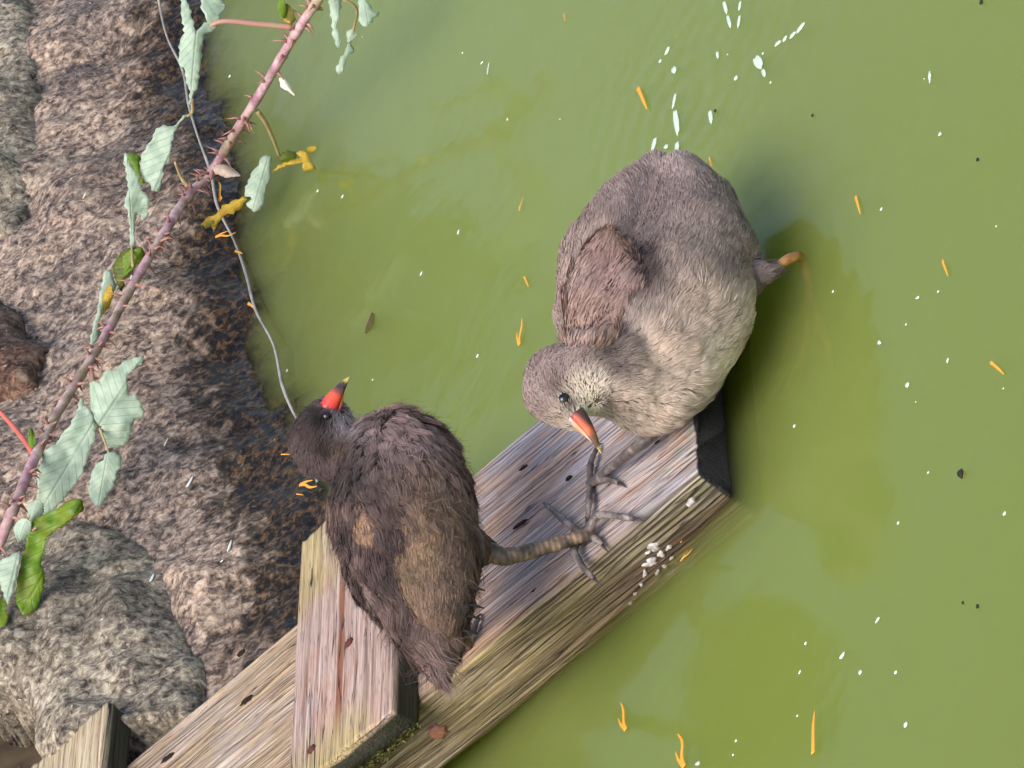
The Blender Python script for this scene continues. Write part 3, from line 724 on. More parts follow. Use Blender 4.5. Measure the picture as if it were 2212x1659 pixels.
    leg = leg_tube('leg', [V(1668, 584, dep(kn)), kn, W(1736, 566, -.010), W(1752, 660, -.03)], [.0034, .0031, .0029, .0028], LEGO, root)
    for pts in ([(1752, 660, -.03), (1738, 760, -.034), (1690, 860, -.034)], [(1752, 660, -.03), (1705, 770, -.034), (1605, 930, -.028)], [(1752, 660, -.03), (1790, 740, -.035), (1800, 800, -.04)]):
        mesh_obj('toe', *tube(*smooth_path([W(*p) for p in pts], [.0034, .003, .0018], 5), 8), LEGO, leg)
    # far leg stepping up on to the board
    an = V(1388, 955, dep(Bp(1388, 955))-.035); ft = Bp(1275, 1046, .003)
    leg2 = leg_tube('leg', [V(1425, 925, dep(an)+.01), V(1405, 944, dep(an)+.003), an, (an*.5+ft*.5), ft], [.0042, .0036, .0042, .003, .0032], TOE, root)
    for pts in ([(1275, 1046), (1276, 1000, .003), (1293, 962)], [(1275, 1046), (1272, 1090, .004), (1268, 1132)], [(1275, 1046), (1310, 1035, .002), (1345, 1048)]):
        toe(pts, [.003, .0027, .0014], TOE, leg2)
    return root
right_bird()

def left_bird():
    dc = -.315
    foot = Bp(1275, 1158, .003); root = empty('moorhen_chick', Bp(1150, 1270))
    tag(root, 'dark brown downy moorhen chick standing on the ramp with red based beak raised', 'bird', 'young moorhens')
    tail = [(948, 1448, -.075, 18), (942, 1395, -.062, 46), (920, 1310, -.045, 90), (890, 1200, -.015, 142), (868, 1100, .012, 152), (856, 1020, .035, 132), (850, 985, .05, 96)]
    neck = [(850, 1015, .04, 100), (805, 1020, .05, 74), (752, 996, .055, 56), (702, 956, .05, 70)]
    head = [(700, 956, .05, 74), (702, 936, .046, 66), (712, 906, .042, 44), (720, 888, .04, 27)]
    me = fused_body([tail, neck, head], dc); bvh = bvh_of(me)
    skin = plain('skin_dark', (58, 50, 46), .9, .1); me.materials.append(skin)
    body = bpy.data.objects.new('body', me); C.objects.link(body); body.parent = root; body.matrix_parent_inverse = world_of(root).inverted()
    keys = [(850, 920, (126, 112, 110)), (920, 960, (120, 106, 102)), (960, 1010, (104, 90, 84)), (770, 1030, (58, 54, 54)), (800, 1060, (66, 58, 56)), (850, 1165, (40, 36, 37)), (748, 1130, (50, 44, 44)), (800, 1245, (60, 52, 50)), (862, 1330, (54, 47, 46)), (840, 1235, (50, 44, 44)), (900, 1090, (106, 90, 78)), (700, 1090, (122, 106, 98)), (730, 1200, (92, 80, 78)),  # darkest keys paint shade into the hollows between wings and back
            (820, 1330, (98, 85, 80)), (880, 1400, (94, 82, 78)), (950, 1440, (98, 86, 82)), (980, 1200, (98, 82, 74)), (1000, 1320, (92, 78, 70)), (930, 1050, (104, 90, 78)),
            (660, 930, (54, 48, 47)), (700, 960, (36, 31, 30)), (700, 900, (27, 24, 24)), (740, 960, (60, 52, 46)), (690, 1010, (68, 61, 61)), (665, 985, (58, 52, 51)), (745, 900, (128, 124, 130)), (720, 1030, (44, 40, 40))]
    full = tail+neck[1:]+head[1:]
    def ln(P):
        q = projN(P); hd = np.clip((np.linalg.norm(q-A3([700, 950]), axis=1)-60)/80, 0, 1); tl = np.clip((q[:, 1]-1300)/120, 0, 1); return .006+hd*.0085+tl*.005
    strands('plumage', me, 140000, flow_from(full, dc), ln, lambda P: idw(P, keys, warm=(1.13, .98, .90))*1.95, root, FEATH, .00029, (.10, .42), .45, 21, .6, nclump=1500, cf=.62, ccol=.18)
    strands('down', me, 8000, flow_from(full, dc), lambda P: ln(P)*1.45, lambda P: idw(P, keys)*1.8, root, FEATH, .00013, (.12, .75), .9, 22, .8)
    w1k = [(950, 1050, (112, 95, 78)), (930, 1110, (120, 100, 78)), (900, 1170, (116, 96, 76)), (1000, 1170, (94, 78, 70)), (960, 1250, (108, 89, 76)), (900, 1260, (96, 80, 66)), (960, 1350, (100, 82, 68)), (1010, 1300, (86, 72, 66)), (870, 1220, (92, 78, 62))]
    fl = unit(V(965, 1400, dc-.06)-V(910, 1020, dc+.03)); wsk = plain('skin_wing_dark', (60, 50, 44), .9, .1)
    wing([(905, 1010), (965, 1010), (1002, 1080), (1028, 1180), (1030, 1290), (1002, 1376), (955, 1385), (900, 1350), (872, 1300), (848, 1240), (838, 1200), (862, 1130), (880, 1060)], bvh, .008, root, wsk, FEATH, fl, lambda P: idw(P, w1k), 20000, .009, 31, grad=(0, 1, 1000, 1360))
    w2k = [(700, 1080, (126, 108, 100)), (710, 1150, (122, 104, 96)), (760, 1230, (108, 94, 88)), (820, 1320, (100, 88, 84))]
    wing([(704, 1046), (728, 1040), (740, 1110), (764, 1185), (830, 1285), (868, 1368), (820, 1345), (770, 1290), (735, 1230), (714, 1160), (702, 1100)], bvh, .006, root, wsk, FEATH, unit(V(850, 1360, dc-.05)-V(712, 1050, dc+.03)), lambda P: idw(P, w2k), 9000, .009, 33, grad=(0, 1, 1040, 1350))
    w3k = [(780, 1120, (134, 108, 86)), (800, 1170, (118, 94, 76)), (770, 1080, (104, 86, 74))]
    wing([(765, 1080), (790, 1075), (815, 1110), (832, 1180), (812, 1208), (770, 1190), (752, 1160)], bvh, .005, root, wsk, FEATH, unit(V(822, 1210, dc-.02)-V(775, 1075, dc)), lambda P: idw(P, w3k), 4500, .009, 35, name='back_feathers')
    # dark quill tips along the lower wing edge
    qm = plain('quill_dark', (40, 34, 34), .6)
    for (x, y) in ((1014, 1268), (1012, 1306), (1008, 1330), (1000, 1362)):
        h = bvh.ray_cast(Vector(cam_p), Vector(unit(ray(x-14, y)))); d0 = dep(h[0]) if h[0] else dc-.04
        mesh_obj('quill', *tube(smooth_path([V(x-14, y, d0-.004), V(x+12, y+2, d0-.004), V(x+34, y+8, d0-.002)], [.0011, .0010, .0003], 4)[0], smooth_path([(0, 0, 0)]*3, [.0011, .0010, .0003], 4)[1], 8), qm, root)
    # beak and eye
    b0, b1 = V(716, 884, dc+.038), V(746, 812, dc+.033); Lb = np.linalg.norm(b1-b0)
    mu = mat_beak('beak_red_upper', Lb, [(.0, (70, 38, 40)), (.14, (206, 56, 50)), (.42, (226, 88, 56)), (.58, (120, 70, 60)), (.68, (54, 48, 54)), (.80, (70, 60, 48)), (.92, (220, 190, 104))])
    ml = mat_beak('beak_red_lower', Lb, [(.0, (110, 84, 92)), (.25, (214, 112, 70)), (.5, (226, 150, 70)), (.8, (222, 180, 96)), (.95, (226, 200, 120))])
    upb = unit(V(700, 850, dc+.03)-V(735, 862, dc+.04)); beak(b0, b1, .0084, root, (mu, ml), None, upb)
    eye(706, 900, bvh, .0032, root, .3)
    # the leg that shows, and the one under the body
    kn = V(1096, 1202, dep(foot)-.012)
    leg_tube('thigh', [V(985, 1185, dc-.02), V(1030, 1188, dep(kn)+.004), V(1062, 1192, dep(kn))], [.020, .012, .0068], plain('thigh_dark', (70, 58, 52), .9, .1, (96, 82, 72)), root)
    leg = leg_tube('leg', [V(1040, 1186, dep(kn)+.002), V(1068, 1196, dep(kn)), kn, kn*.5+foot*.5, foot+.002*nn, foot], [.0068, .0062, .0056, .0046, .0042, .003], LEGB, root)
    toe([(1270, 1156), (1278, 1132, .007), (1300, 1112, .006), (1398, 1125, 0)], [.0042, .0040, .0034, .0014], TOE, leg)
    toe([(1262, 1160), (1238, 1140, .006), (1205, 1112, .005), (1170, 1082, 0)], [.0038, .0032, .0028, .0012], TOE, leg)
    toe([(1255, 1165), (1240, 1186, .005), (1257, 1222, .004), (1294, 1260, 0)], [.0038, .0034, .0030, .0012], TOE, leg)
    toe([(1265, 1158), (1290, 1165, .002), (1305, 1182, 0)], [.0034, .0028, .0012], TOE, leg)
    f2 = Bp(1010, 1395, .003); lg2 = leg_tube('leg', [V(925, 1250, dc-.02), V(960, 1330, (dep(f2)+dc-.02)/2), f2], [.007, .005, .0036], LEGB, root)
    for q in ((1035, 1330), (1000, 1350), (965, 1430)): toe([(1010, 1395), ((1010+q[0])/2, (1395+q[1])/2, .003), q], [.0034, .003, .0013], TOE, lg2)
    return root
left_bird()

# ------------------------------------------------------------------ bramble
LEAF_PALE = mat_leaf('leaf_underside', (150, 172, 148), (188, 203, 178), (208, 204, 164)); LEAF_GREEN = mat_leaf('leaf_green', (78, 112, 22), (122, 152, 40), (168, 160, 50), .45, (112, 130, 26))
LEAF_YEL = mat_leaf('leaf_yellow', (176, 140, 40), (212, 178, 64), (160, 110, 40), .55, (120, 112, 40)); LEAF_OLD = mat_leaf('leaf_olive', (66, 80, 18), (112, 122, 34), (150, 130, 50), .5, (60, 44, 24))
def bank_dep(x, y): return dep(Sp(x, y))
def build_bramble():
    path = [(742, -90), (700, -20), (640, 70), (560, 205), (500, 300), (455, 375), (405, 425), (350, 510), (290, 610), (230, 720), (175, 810), (120, 900), (70, 1000), (25, 1110), (-15, 1200), (-60, 1300), (-110, 1420)]
    d_lo, d_mid, d_hi = bank_dep(25, 1110)-.14, bank_dep(450, 380)-.12, dep(W(700, 0))-.30
    def bd(x, y):
        s = np.interp(y, [0, 380, 1110], [d_hi, d_mid, d_lo]); return float(s)
    pts = [V(x, y, bd(x, y)) for x, y in path]; rad = [.005]*4+[.0052, .0054, .0056, .0054, .0052, .005, .005, .0051, .0053, .0056, .006, .006, .006]
    root = empty('bramble_cane', pts[-1])
    tag(root, 'thorny pinkish bramble cane with pale green leaves arching over the stones', 'plant')
    t = NT('cane_skin', .6, .3); v = t.coord(); f = t.noise(v, 90, 4); g = t.noise(v, 24, 3)
    c = t.mix(t.mrange(g, .42, .6), t.ramp(f, [(.3, (146, 104, 112)), (.55, (192, 150, 156)), (.72, (222, 198, 194))]), t.ramp(f, [(.3, (134, 112, 92)), (.7, (196, 178, 150))]))
    t.col(c); t.bump(f, .5, .0012); cane_m = t.m
    P, R = smooth_path(pts, rad, 12); R = [.76*r*(1+.06*math.sin(i*.9)+.10*(i % 24 == 0)) for i, r in enumerate(R)]
    # five-angled stem
    V_, F_ = tube(P, R, 10); mesh_obj('stem', V_, F_, cane_m, root)
    # prickles, too small to pick apart
    parts = []
    for i in range(170):
        k = random.randrange(4, len(P)-3); tvec = unit(P[k+1]-P[k-1]); a = unit(np.cross(tvec, rng.normal(size=3))); ln = random.uniform(.006, .012)
        b = P[k]+a*R[k]*.85; parts.append(tube([b, b+a*ln*.45+tvec*ln*.05, b+a*ln+tvec*ln*.3], [.0017, .0009, .0001], 6))
    tag(mesh_obj('prickles', *merge(parts), plain('prickle', (178, 138, 120), .5, .3, (150, 96, 92)), root), kind='stuff')
    petm = plain('petiole_pink', (192, 120, 124), .55, .3, (168, 140, 110), 60); petg = plain('petiole_straw', (186, 160, 116), .6, .3, (150, 140, 90), 60)
    def petiole(ptsx, r, mat, parent=root, dz=0.0):
        pp = [V(q[0], q[1], min(bd(q[0], q[1])+(q[2] if len(q) > 2 else 0)+dz, dep(W(q[0], q[1]))-.035)) for q in ptsx]
        return mesh_obj('petiole', *tube(*smooth_path(pp, list(np.linspace(r, r*.6, len(pp))), 5), 8), mat, parent)
    def leaf(base, tip, width, mat, z0=0., z1=0., fold=.4, curl=.0, teeth=9, bend=0.0, ratio=1.0, shape=.9, seed=0, tear=.22):
        R_ = np.random.default_rng(seed+int(abs(base[0]*7+base[1])))
        lim = min(dep(W(*base)), dep(W(*tip)))-.04; B_, T_ = V(base[0], base[1], min(lim, bd(*base)+z0)), V(tip[0], tip[1], min(lim, bd(*base)+z1)); ax = T_-B_; L = np.linalg.norm(ax); ax = ax/L
        w = 1.32*width*(DIST+bd(*base))/FOC; sv = unit(np.cross(ax, fwd)); fv = np.cross(sv, ax)      # fv points away from or towards the viewer
        if fv @ fwd > 0: fv = -fv
        nu, nv = 40, 5; VV, UV, FF = [], [], []
        for i in range(nu+1):
            u = i/nu; prof = (math.sin(math.pi*min(1, u**shape))**.75)*(1-.25*u)+.02
            for j in range(-nv, nv+1):
                s = j/nv; side = 1 if s >= 0 else ratio
                tooth = 1+(.24*(.4+.6*abs(math.sin(u*17+seed)))*(((u*teeth*(1 if s > 0 else 1.1)) % 1)-.5) if abs(s) > .85 else 0)
                ww = w*.5*prof*side*tooth*(1-tear*max(0, vnoise(A3([[u*7+seed, s*2, seed]]), 3)[0])*abs(s))
                ww *= 1+.30*vnoise(A3([[u*4.5+seed*3.7, (1 if s > 0 else -1)*2.3, seed*1.9]]), 5)[0]; lat = s*ww; hgt = -fold*abs(lat) - curl*L*(u-.4)**2 + .010*L*math.sin(u*2*math.pi*8.5-abs(s)*5)*abs(s) + .07*L*math.sin(u*5+seed+s*2)*abs(s)
                VV.append(B_+ax*(u*L)+sv*(lat*math.cos(fold*.6)+bend*L*math.sin(math.pi*u))+fv*(hgt)); UV.append((u, s))
        m_ = 2*nv+1
        for i in range(nu):
            for j in range(m_-1): FF.append((i*m_+j, i*m_+j+1, (i+1)*m_+j+1, (i+1)*m_+j))
        o = mesh_obj('leaf', VV, FF, mat, root); uvl = o.data.uv_layers.new(name='UVMap')
        for lp in o.data.loops: uvl.data[lp.index].uv = UV[lp.vertex_index]
        sm = o.modifiers.new('thickness', 'SOLIDIFY'); sm.thickness = .0005
        return o
    def pleaf(poly, base, tip, mat, z=0., curl=.12, fold=.3, seed=0):
        # a ragged leaf: outline followed, midrib from base to tip, cupped and rippled in depth
        R_ = random.Random(seed); d0 = bd(*base)+z; pl = []
        for (p, q) in zip(poly, poly[1:]+poly[:1]):
            k = max(1, int(math.dist(p, q)/7))
            for i in range(k):
                t_ = i/k; x, y = p[0]*(1-t_)+q[0]*t_, p[1]*(1-t_)+q[1]*t_; nx_, ny_ = (q[1]-p[1])/math.dist(p, q), -(q[0]-p[0])/math.dist(p, q)
                j = R_.uniform(-1.6, 1.6)+(1.6 if i % 2 else -.8); pl.append((x+nx_*j, y+ny_*j))
        A_ = A3(pl); lo, hi = A_.min(0), A_.max(0); g = [(x, y) for x in np.arange(lo[0], hi[0], 7) for y in np.arange(lo[1], hi[1], 7)]
        g = A3(g); g = g[inside(g, A_)]; g = g[edge_dist(g, A_) > 3.0]; n = len(pl)
        vs2 = [Vector(p) for p in pl]+[Vector((float(p[0]), float(p[1]))) for p in g]
        ov, oe, of, _, _, _ = delaunay_2d_cdt(vs2, [(i, (i+1) % n) for i in range(n)], [], 1, 1e-4)
        b_, t2 = A3(base, float), A3(tip, float); ax = t2-b_; L = np.linalg.norm(ax); ax /= L; lat = A3([-ax[1], ax[0]])
        Q = A3([tuple(v) for v in ov]); u = ((Q-b_) @ ax)/L; v = (Q-b_) @ lat; hw = max(8., np.percentile(np.abs((A_-b_) @ lat), 85)); m_ = L/FOC*DIST
        h = fold*np.abs(v)/FOC*DIST + curl*m_*(u-.45)**2 + .05*m_*fbm(np.c_[Q/38, np.full(len(Q), seed*1.7)], 2, seed) + .008*m_*np.sin(u*2*math.pi*8.5-np.abs(v/hw)*6)*np.clip(np.abs(v/hw), 0, 1)
        d0 = min(d0, min(dep(W(x, y)) for x, y in pl)-.03-float(h.max()))     # over the water, never in it
        VV = [V(float(q[0]), float(q[1]), d0+float(k)) for q, k in zip(Q, h)]
        o = mesh_obj('leaf', VV, of, mat, root); uvl = o.data.uv_layers.new(name='UVMap')
        for lp in o.data.loops: uvl.data[lp.index].uv = (float(u[lp.vertex_index]), float(np.clip(v[lp.vertex_index]/hw, -1, 1)*.82))
        sm = o.modifiers.new('thickness', 'SOLIDIFY'); sm.thickness = .0005; return o
    c5 = lambda L_: [(x*.3968, y*.3968) for x, y in L_]
    c2 = lambda L_: [(x*.3637, 713.2+y*.3637) for x, y in L_]
    c6 = lambda L_: [(x*.496, 548.6+y*.496) for x, y in L_]
    petiole([(632, 58), (560, 52), (480, 46), (440, 66, -.004)], .0028, petm)
    pleaf(c5([(985, -60), (1020, 10), (1050, 100), (1062, 185), (1095, 140), (1130, 120), (1100, 60), (1085, -60), (1190, -60), (1232, 45), (1195, 80), (1190, 130), (1165, 165), (1130, 175), (1110, 190), (1095, 280), (1095, 350), (1085, 400), (1075, 490), (1055, 500), (1045, 540), (1030, 580), (1032, 500), (1000, 370), (975, 345), (980, 220), (1005, 180), (990, 90)]), (425, 60), (410, 230), LEAF_PALE, -.01, .2, .3, 1)
    petiole([(414, 214), (416, 238), (410, 248), (396, 252)], .0016, petg)
    pleaf(c5([(1040, 615), (1000, 630), (940, 690), (890, 680), (850, 700), (820, 770), (795, 790), (770, 850), (765, 930), (790, 990), (815, 995), (825, 1035), (865, 1045), (885, 990), (895, 905), (925, 880), (930, 830), (945, 740), (965, 690), (1010, 640)]), (404, 248), (334, 412), LEAF_PALE, -.012, .2, .2, 2)
    petiole([(405, 402), (392, 385), (378, 350)], .0018, petg)
    pleaf(c5([(690, 840), (740, 835), (760, 850), (765, 960), (790, 1000), (770, 1000), (740, 950), (715, 900)]), (310, 395), (280, 334), LEAF_GREEN, .004, .2, .3, 3)
    pleaf(c5([(675, 835), (690, 830), (720, 920), (755, 960), (775, 1035), (800, 1060), (810, 1110), (800, 1190), (780, 1205), (770, 1170), (740, 1160), (735, 1230), (730, 1330), (712, 1350), (708, 1230), (690, 1140), (675, 1100), (700, 1030), (690, 950), (672, 870)]), (287, 535), (276, 332), LEAF_PALE, -.008, .2, .3, 4)
    petiole([(287, 575), (285, 535), (288, 490)], .0013, petg)
    pleaf(c5([(650, 1390), (720, 1350), (780, 1370), (790, 1410), (740, 1440), (720, 1490), (680, 1530), (660, 1590), (630, 1530), (615, 1460)]), (312, 545), (256, 622), LEAF_OLD, .004, .3, .5, 5)
    leaf((304, 536), (262, 600), 30, LEAF_GREEN, -.004, .0, .5, .3, 7, .0, seed=71)
    pleaf(c6([(455, 70), (480, 75), (505, 135), (490, 180), (450, 220), (435, 300), (435, 360), (405, 400), (385, 480), (375, 470), (395, 370), (425, 240), (440, 150)]), (232, 588), (190, 780), LEAF_PALE, .006, .1, .4, 6); leaf((240, 615), (222, 680), 16, LEAF_YEL, .008, .01, .5, seed=81)
    petiole([(196, 790), (205, 850), (212, 905)], .0017, petm)
    pleaf(c2([(860, 155), (850, 190), (790, 240), (755, 270), (765, 370), (780, 390), (800, 370), (830, 420), (860, 480), (855, 510), (800, 535), (780, 580), (770, 640), (720, 700), (670, 700), (620, 670), (605, 610), (605, 570), (575, 565), (545, 490), (535, 380), (530, 310), (555, 300), (590, 320), (610, 270), (640, 235), (690, 240), (740, 180)]), (214, 918), (308, 775), LEAF_PALE, -.03, .15, .15, 7)
    pleaf(c2([(480, 400), (500, 440), (540, 480), (570, 560), (570, 640), (530, 740), (490, 850), (440, 930), (380, 1000), (330, 1060), (280, 1095), (235, 1090), (215, 1030), (225, 940), (220, 850), (250, 770), (260, 720), (330, 680), (370, 610), (420, 560), (450, 500)]), (204, 910), (84, 1110), LEAF_PALE, -.034, .15, .15, 8)
    pleaf(c2([(620, 740), (660, 720), (715, 740), (725, 800), (690, 860), (670, 940), (620, 1000), (590, 1055), (545, 1020), (525, 960), (535, 880), (560, 810), (610, 770)]), (232, 982), (212, 1095), LEAF_PALE, -.026, .2, .25, 9)
    petiole([(210, 912, -.024), (225, 950, -.02), (236, 982, -.022)], .0012, petg)
    petiole([(50, 1165), (66, 1150, -.01), (78, 1140, -.03)], .0013, petm)
    pleaf(c2([(480, 1000), (500, 1060), (440, 1110), (380, 1160), (310, 1200), (275, 1240), (255, 1330), (240, 1400), (270, 1470), (250, 1560), (220, 1659), (140, 1700), (100, 1640), (100, 1500), (120, 1400), (150, 1300), (165, 1200), (190, 1140), (250, 1100), (340, 1060), (410, 1010)]), (178, 1085), (44, 1330), LEAF_GREEN, -.036, .1, .2, 10)
    leaf((58, 1120), (40, 1172), 34, LEAF_PALE, -.02, -.02, .4, seed=131); leaf((84, 1080), (66, 1128), 28, LEAF_PALE, -.02, -.02, .4, seed=132)
    pleaf(c2([(0, 1370), (60, 1340), (120, 1310), (110, 1420), (80, 1540), (50, 1640), (30, 1600), (0, 1500), (-80, 1520), (-80, 1390)]), (40, 1195), (12, 1310), LEAF_PALE, -.03, .2, .25, 11); leaf((-20, 1290), (8, 1360), 40, LEAF_GREEN, -.026, -.02, .4, seed=141)
    petiole([(556, 240), (572, 262), (590, 300), (605, 342)], .0022, petg)
    pleaf(c5([(1430, 850), (1485, 850), (1475, 900), (1470, 980), (1450, 1020), (1440, 1100), (1420, 1140), (1380, 1155), (1365, 1140), (1340, 1110), (1365, 1085), (1365, 1070), (1330, 1070), (1345, 1000), (1375, 930), (1410, 900), (1415, 860)]), (580, 338), (545, 458), LEAF_PALE, -.004, .2, .35, 12)
    pleaf(c5([(1480, 940), (1530, 890), (1600, 870), (1640, 860), (1610, 830), (1650, 820), (1690, 850), (1685, 870), (1720, 915), (1655, 930), (1650, 885), (1560, 900), (1500, 935)]), (592, 368), (682, 345), LEAF_YEL, -.004, .3, .4, 13); leaf((604, 346), (642, 330), 22, LEAF_OLD, -.008, .0, .6, .4, seed=162); leaf((662, 325), (686, 318), 12, LEAF_YEL, -.004, .0, .4, seed=163)
    pleaf(c5([(1360, 1075), (1320, 1070), (1260, 1100), (1210, 1120), (1180, 1165), (1120, 1190), (1090, 1225), (1120, 1245), (1150, 1230), (1160, 1270), (1200, 1190), (1240, 1165), (1270, 1165), (1320, 1130), (1340, 1090)]), (538, 426), (438, 488), LEAF_YEL, -.004, .3, .4, 14)
    leaf((460, 360), (520, 380), 24, plain('dry_bract', (206, 176, 158), .7, .2, (232, 210, 190), 200), -.012, -.008, .7, .3, 4, seed=18)
    leaf((604, 168), (636, 206), 16, plain('dry_bract_white', (210, 206, 188), .7, .2), -.01, -.01, .6, .2, 3, seed=19)
    pleaf(c5([(1785, -60), (1860, -60), (1850, 60), (1835, 150), (1850, 200), (1860, 250), (1840, 260), (1810, 200), (1805, 100)]), (724, -20), (736, 100), LEAF_PALE, .004, .2, .4, 15)
    petiole([(700, -16), (745, 0), (770, 20), (764, 62), (752, 100), (740, 130)], .0014, petg)
    pleaf(c5([(1950, -60), (2010, 20), (2030, 60), (2070, 70), (2035, 105), (2000, 145), (1960, 130), (1955, 70)]), (786, -10), (796, 56), LEAF_PALE, .0, .2, .3, 16); leaf((764, 62), (752, 92), 18, LEAF_PALE, .0, .004, .5, .2, 6, seed=22)
    pleaf(c5([(1900, 220), (1915, 250), (1925, 290), (1895, 300), (1880, 320), (1875, 390), (1840, 405), (1825, 380), (1850, 330), (1880, 280)]), (756, 90), (732, 158), LEAF_PALE, .0, .2, .4, 17)
    leaf((612, 40), (606, -12), 16, LEAF_GREEN, .0, .004, .4, seed=25); leaf((628, 50), (620, 8), 24, LEAF_YEL, -.004, .0, .4, seed=26)
    # red side stalk low on the cane
    petiole([(76, 985), (40, 935), (0, 890), (-60, 830)], .0026, plain('petiole_red', (206, 110, 96), .5, .3, (176, 96, 84), 50)); leaf((70, 968), (66, 925), 16, LEAF_GREEN, -.004, .0, .4, seed=27)
    return root
build_bramble()

# ------------------------------------------------------------------ things lying along the waterline and floating
def build_line():
    pts = [(330, -60), (345, 0), (372, 90), (395, 160), (412, 232), (438, 310), (460, 390), (482, 460), (504, 520), (530, 592), (556, 668), (586, 745), (612, 830), (632, 885), (648, 925), (672, 990), (682, 1040)]
    P = [rest(x+5*math.sin(i*2.4), y, .006+.003*math.sin(i*1.3)) for i, (x, y) in enumerate(pts)]; R = [.00125+.0003*math.sin(i*2.2) for i in range(len(pts))]
    PP, RR = smooth_path(P, R, 6); o = mesh_obj('waterline_thread', *tube(PP, RR, 8), plain('stem_grey', (128, 124, 118), .7, .2, (172, 168, 160), 60))
    tag(o, 'long thin grey dead stem lying along the edge of the water', 'stem')
    pts = [(1508, 838), (1520, 875), (1535, 925), (1545, 962), (1556, 1012), (1567, 1048)]
    o = mesh_obj('waterline_thread', *tube(*smooth_path([W(x, y, .002) for x, y in pts], [.0013]*6, 5), 8), bpy.data.materials['stem_grey'])  # the water's meniscus line at the ramp end, modelled as a thin tube
    tag(o, 'pale meniscus line of the water against the sunken end of the ramp', 'stem')
build_line()
def needle_mesh(bent, seed):
    r = random.Random(seed); n = 8; L = 1.0; parts = []
    a = [(0, 0, 0), (.3, .03, .02), (.65, r.uniform(-.08, .08), .03), (1, r.uniform(-.06, .10), .0)]
    parts.append(tube(*smooth_path(a, [.07, .055, .05, .015], 3), 6, squash=.6))
    if bent: parts.append(tube(*smooth_path([(0, .02, 0), (.3, .14, .02), (.62, .22, .0)], [.05, .045, .012], 3), 6, squash=.6))
    return merge(parts)
ORANGE = plain('needle_orange', (214, 138, 40), .5, .3, (236, 176, 70), 200)
needles = [(1378, 190, 1394, 240, 0), (1122, 455, 1130, 425, 1), (1132, 598, 1140, 622, 0), (1122, 745, 1128, 685, 1), (1848, 424, 1856, 466, 0), (2036, 562, 2044, 600, 0), (2140, 782, 2166, 812, 0), (1470, 1172, 1490, 1140, 0), (1470, 1212, 1496, 1186, 1),
           (1352, 1576, 1342, 1516, 1), (1478, 1656, 1468, 1580, 1), (1756, 1628, 1766, 1530, 0), (1532, 340, 1536, 366, 0), (1218, 30, 1219, 46, 0)]
shore = [(470, 520, 508, 505, 1), (508, 542, 522, 552, 0), (536, 655, 552, 672, 0), (482, 440, 478, 400, 1), (612, 990, 632, 984, 0), (652, 1056, 684, 1052, 1), (645, 1076, 660, 1080, 0), (598, 958, 606, 938, 0)]
def build_needles():
    ms = []
    for k in range(4):
        v, f = needle_mesh(k % 2, k); me = bpy.data.meshes.new('needle'); me.from_pydata([tuple(map(float, p)) for p in v], [], f); me.materials.append(ORANGE); me.shade_smooth(); ms.append(me)
    for i, (x0, y0, x1, y1, b) in enumerate(needles+shore):
        sh = i >= len(needles)
        P0, P1 = (rest(x0, y0, .004), rest(x1, y1, .004)) if sh else (W(x0, y0, .0015), W(x1, y1, .0015)); d = P1-P0; L = np.linalg.norm(d)
        o = bpy.data.objects.new('fallen_needle', ms[b+2*(i % 2)]); C.objects.link(o); x = d/L; z = A3([0, 0, 1.]); z = unit(z-x*(z @ x)); y = np.cross(z, x)
        s = L; m = Matrix.Identity(4); th = min(.03, L*.9)
        for k in range(3): m[k][0], m[k][1], m[k][2], m[k][3] = x[k]*L, y[k]*th, z[k]*th*.5, P0[k]
        o.matrix_world = m
        if sh: tag(o, 'orange needle caught at the edge of the water beside the stones', 'needle', 'orange needles caught along the stones')
        else: tag(o, 'orange needle floating on the open green water', 'needle', 'orange needles floating on the water')
build_needles()
def speck_mesh(seed, el=1.0):
    bm = bmesh.new(); bmesh.ops.create_icosphere(bm, subdivisions=2, radius=1.0); r = random.Random(seed)
    for v in bm.verts:
        k = 1+.25*math.sin(v.co.x*3+seed)+.15*math.sin(v.co.y*5+seed*2); v.co = Vector((v.co.x*k*el, v.co.y*k, v.co.z*.6))
    me = bpy.data.meshes.new('speck'); bm.to_mesh(me); bm.free(); me.shade_smooth(); return me
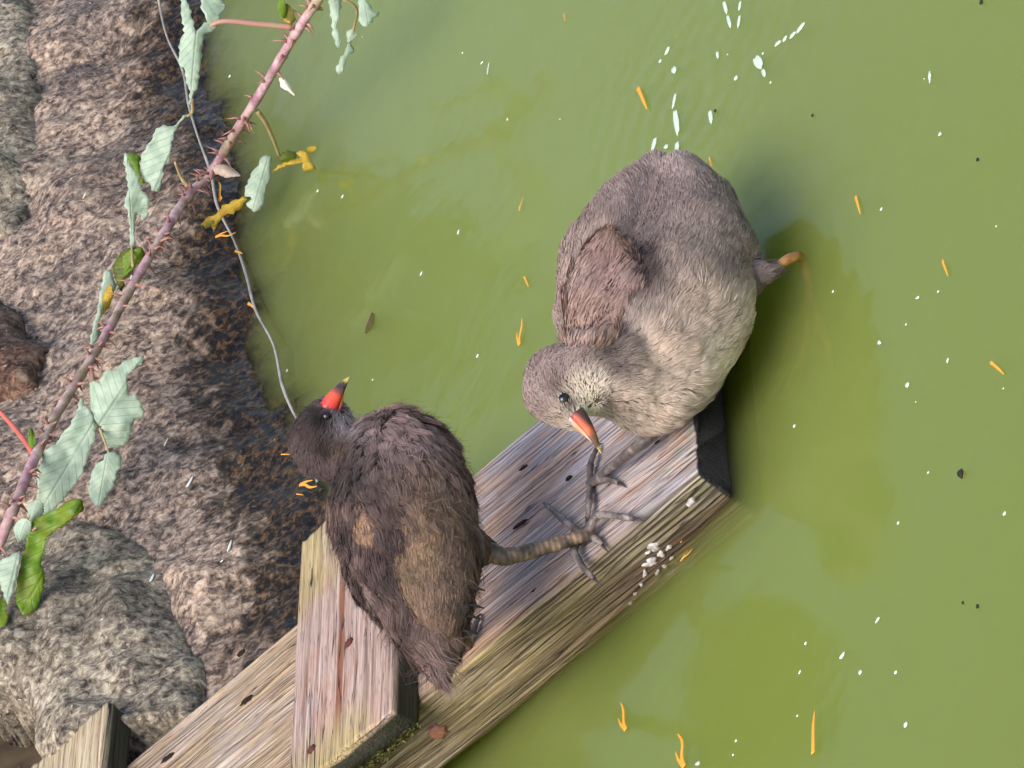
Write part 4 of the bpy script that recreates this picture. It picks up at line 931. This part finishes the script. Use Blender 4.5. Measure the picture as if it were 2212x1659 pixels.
def build_specks():
    wm = plain('speck_white', (206, 210, 198), .3, .5); gm = plain('speck_dark', (44, 38, 26), .7)
    ms = [speck_mesh(k, 1+.35*k) for k in range(4)]
    for m in ms: m.materials.append(wm)
    known = [(2030, 290, 1.5), (1590, 168, 2.0), (2008, 165, 1.2), (910, 590, 1.1), (1032, 768, 1.6), (686, 412, 1.4), (740, 424, 1.3), (990, 502, 1.3), (620, 800, 1.5), (1858, 1453, 1.5), (1956, 1566, 1.4), (1895, 1340, 1.2), (2005, 1020, .9),
             (1716, 920, 1.2), (1960, 832, 1.5), (1900, 740, 1.2), (496, 165, 1.6), (1096, 258, 1.1), (1740, 1390, 1.0), (1820, 1415, 1.4), (2170, 1110, 1.4), (1935, 1452, 1.2), (1940, 1130, .9), (1506, 1650, 1.3), (1590, 1600, 1.1), (805, 820, .9)]
    r = random.Random(3)
    while len(known) < 46:
        x, y = r.uniform(520, 2200), r.uniform(10, 1650)
        if 640 < x < 1760 and 320 < y < 1300 and not (x < 1100 and y < 800): continue
        if y > 1659-(x-700)*.8-0 and x < 1560 and y > 900: continue
        if x < 520+ y*.2 and y < 1100: continue
        if y > 1000 and x < 1500: continue
        known.append((x, y, r.choice((.55, .6, .7, .8, 1.0))))
    for i, (x, y, s) in enumerate(known):
        o = bpy.data.objects.new('floating_speck', ms[i % 4]); C.objects.link(o); o.location = Vector(W(x, y, .0008)); k = .00095*s
        o.scale = (k, k, k*.7); o.rotation_euler = (0, 0, r.uniform(0, 6.28)); tag(o, 'tiny white speck floating on the green water', 'speck', 'white specks on the water')
    md = [m.copy() for m in ms[:2]]
    for m in md: m.materials.clear(); m.materials.append(gm)
    for i, (x, y, s) in enumerate(((2075, 1025, 2.6), (2112, 345, 1.2), (2080, 1303, 1.0), (2112, 1310, 1.2), (1545, 240, 1.3), (2120, 5, 1.6), (1755, 250, 1.2))):
        o = bpy.data.objects.new('dark_speck', md[i % 2]); C.objects.link(o); o.location = Vector(W(x, y, .001)); k = .0011*s; o.scale = (k*1.4, k*.8, k*.6); o.rotation_euler = (0, 0, 1.2)
        tag(o, 'tiny dark fleck floating on the green water', 'fleck', 'dark flecks on the water')
    P = W(800, 695, .001); o = bpy.data.objects.new('dead_leaf_scrap', speck_mesh(9, 1.6)); o.data.materials.append(plain('scrap', (74, 66, 34), .8)); C.objects.link(o); o.location = Vector(P); o.scale = (.0065, .005, .001); o.rotation_euler = (0, 0, .6)
    tag(o, 'dark brown leaf scrap floating between the stones and the birds', 'leaf scrap')
    # chips and shells on the stones
    for i, (x, y) in enumerate(((183, 427), (412, 1042), (498, 1180), (480, 1215), (358, 962), (285, 600), (330, 1250))):
        o = bpy.data.objects.new('pale_chip', ms[3]); C.objects.link(o); P = rest(x, y, .0012); o.location = Vector(P); o.scale = (.0022+.0009*(i % 3), .0012, .001); o.rotation_euler = (.4, .2, r.uniform(0, 3))
        tag(o, 'small pale chip lying on the mottled stones', 'chip', 'pale chips on the stones')
build_specks()

def build_glints():
    fm = plain('sky_glint', (186, 200, 180), .15, .5); me = speck_mesh(2, 1.0); me.materials.append(fm)  # sky glints on the ripples, painted as low pale streaks
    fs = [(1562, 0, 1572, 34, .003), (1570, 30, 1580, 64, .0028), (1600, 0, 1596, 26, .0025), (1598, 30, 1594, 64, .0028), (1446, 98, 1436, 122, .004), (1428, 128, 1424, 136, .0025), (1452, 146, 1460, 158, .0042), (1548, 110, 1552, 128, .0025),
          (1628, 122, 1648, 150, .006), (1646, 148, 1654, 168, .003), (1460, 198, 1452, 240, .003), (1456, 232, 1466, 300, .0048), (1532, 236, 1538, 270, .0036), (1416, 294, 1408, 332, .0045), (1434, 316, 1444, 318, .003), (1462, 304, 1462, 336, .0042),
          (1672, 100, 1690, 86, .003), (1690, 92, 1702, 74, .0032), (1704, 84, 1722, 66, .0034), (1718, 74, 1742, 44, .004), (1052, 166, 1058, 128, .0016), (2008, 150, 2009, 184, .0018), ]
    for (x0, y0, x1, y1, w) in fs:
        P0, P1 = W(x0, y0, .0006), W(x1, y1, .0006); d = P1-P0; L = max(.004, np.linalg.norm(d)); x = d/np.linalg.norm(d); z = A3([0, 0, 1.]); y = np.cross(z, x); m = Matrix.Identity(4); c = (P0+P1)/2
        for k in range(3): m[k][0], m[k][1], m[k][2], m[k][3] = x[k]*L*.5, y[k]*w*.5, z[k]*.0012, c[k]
        o = bpy.data.objects.new('glint_streak', me); C.objects.link(o); o.matrix_world = m
        tag(o, 'narrow pale streak painting a sky glint on the open green water', 'sky_glint', 'pale streaks on the water')
build_glints()
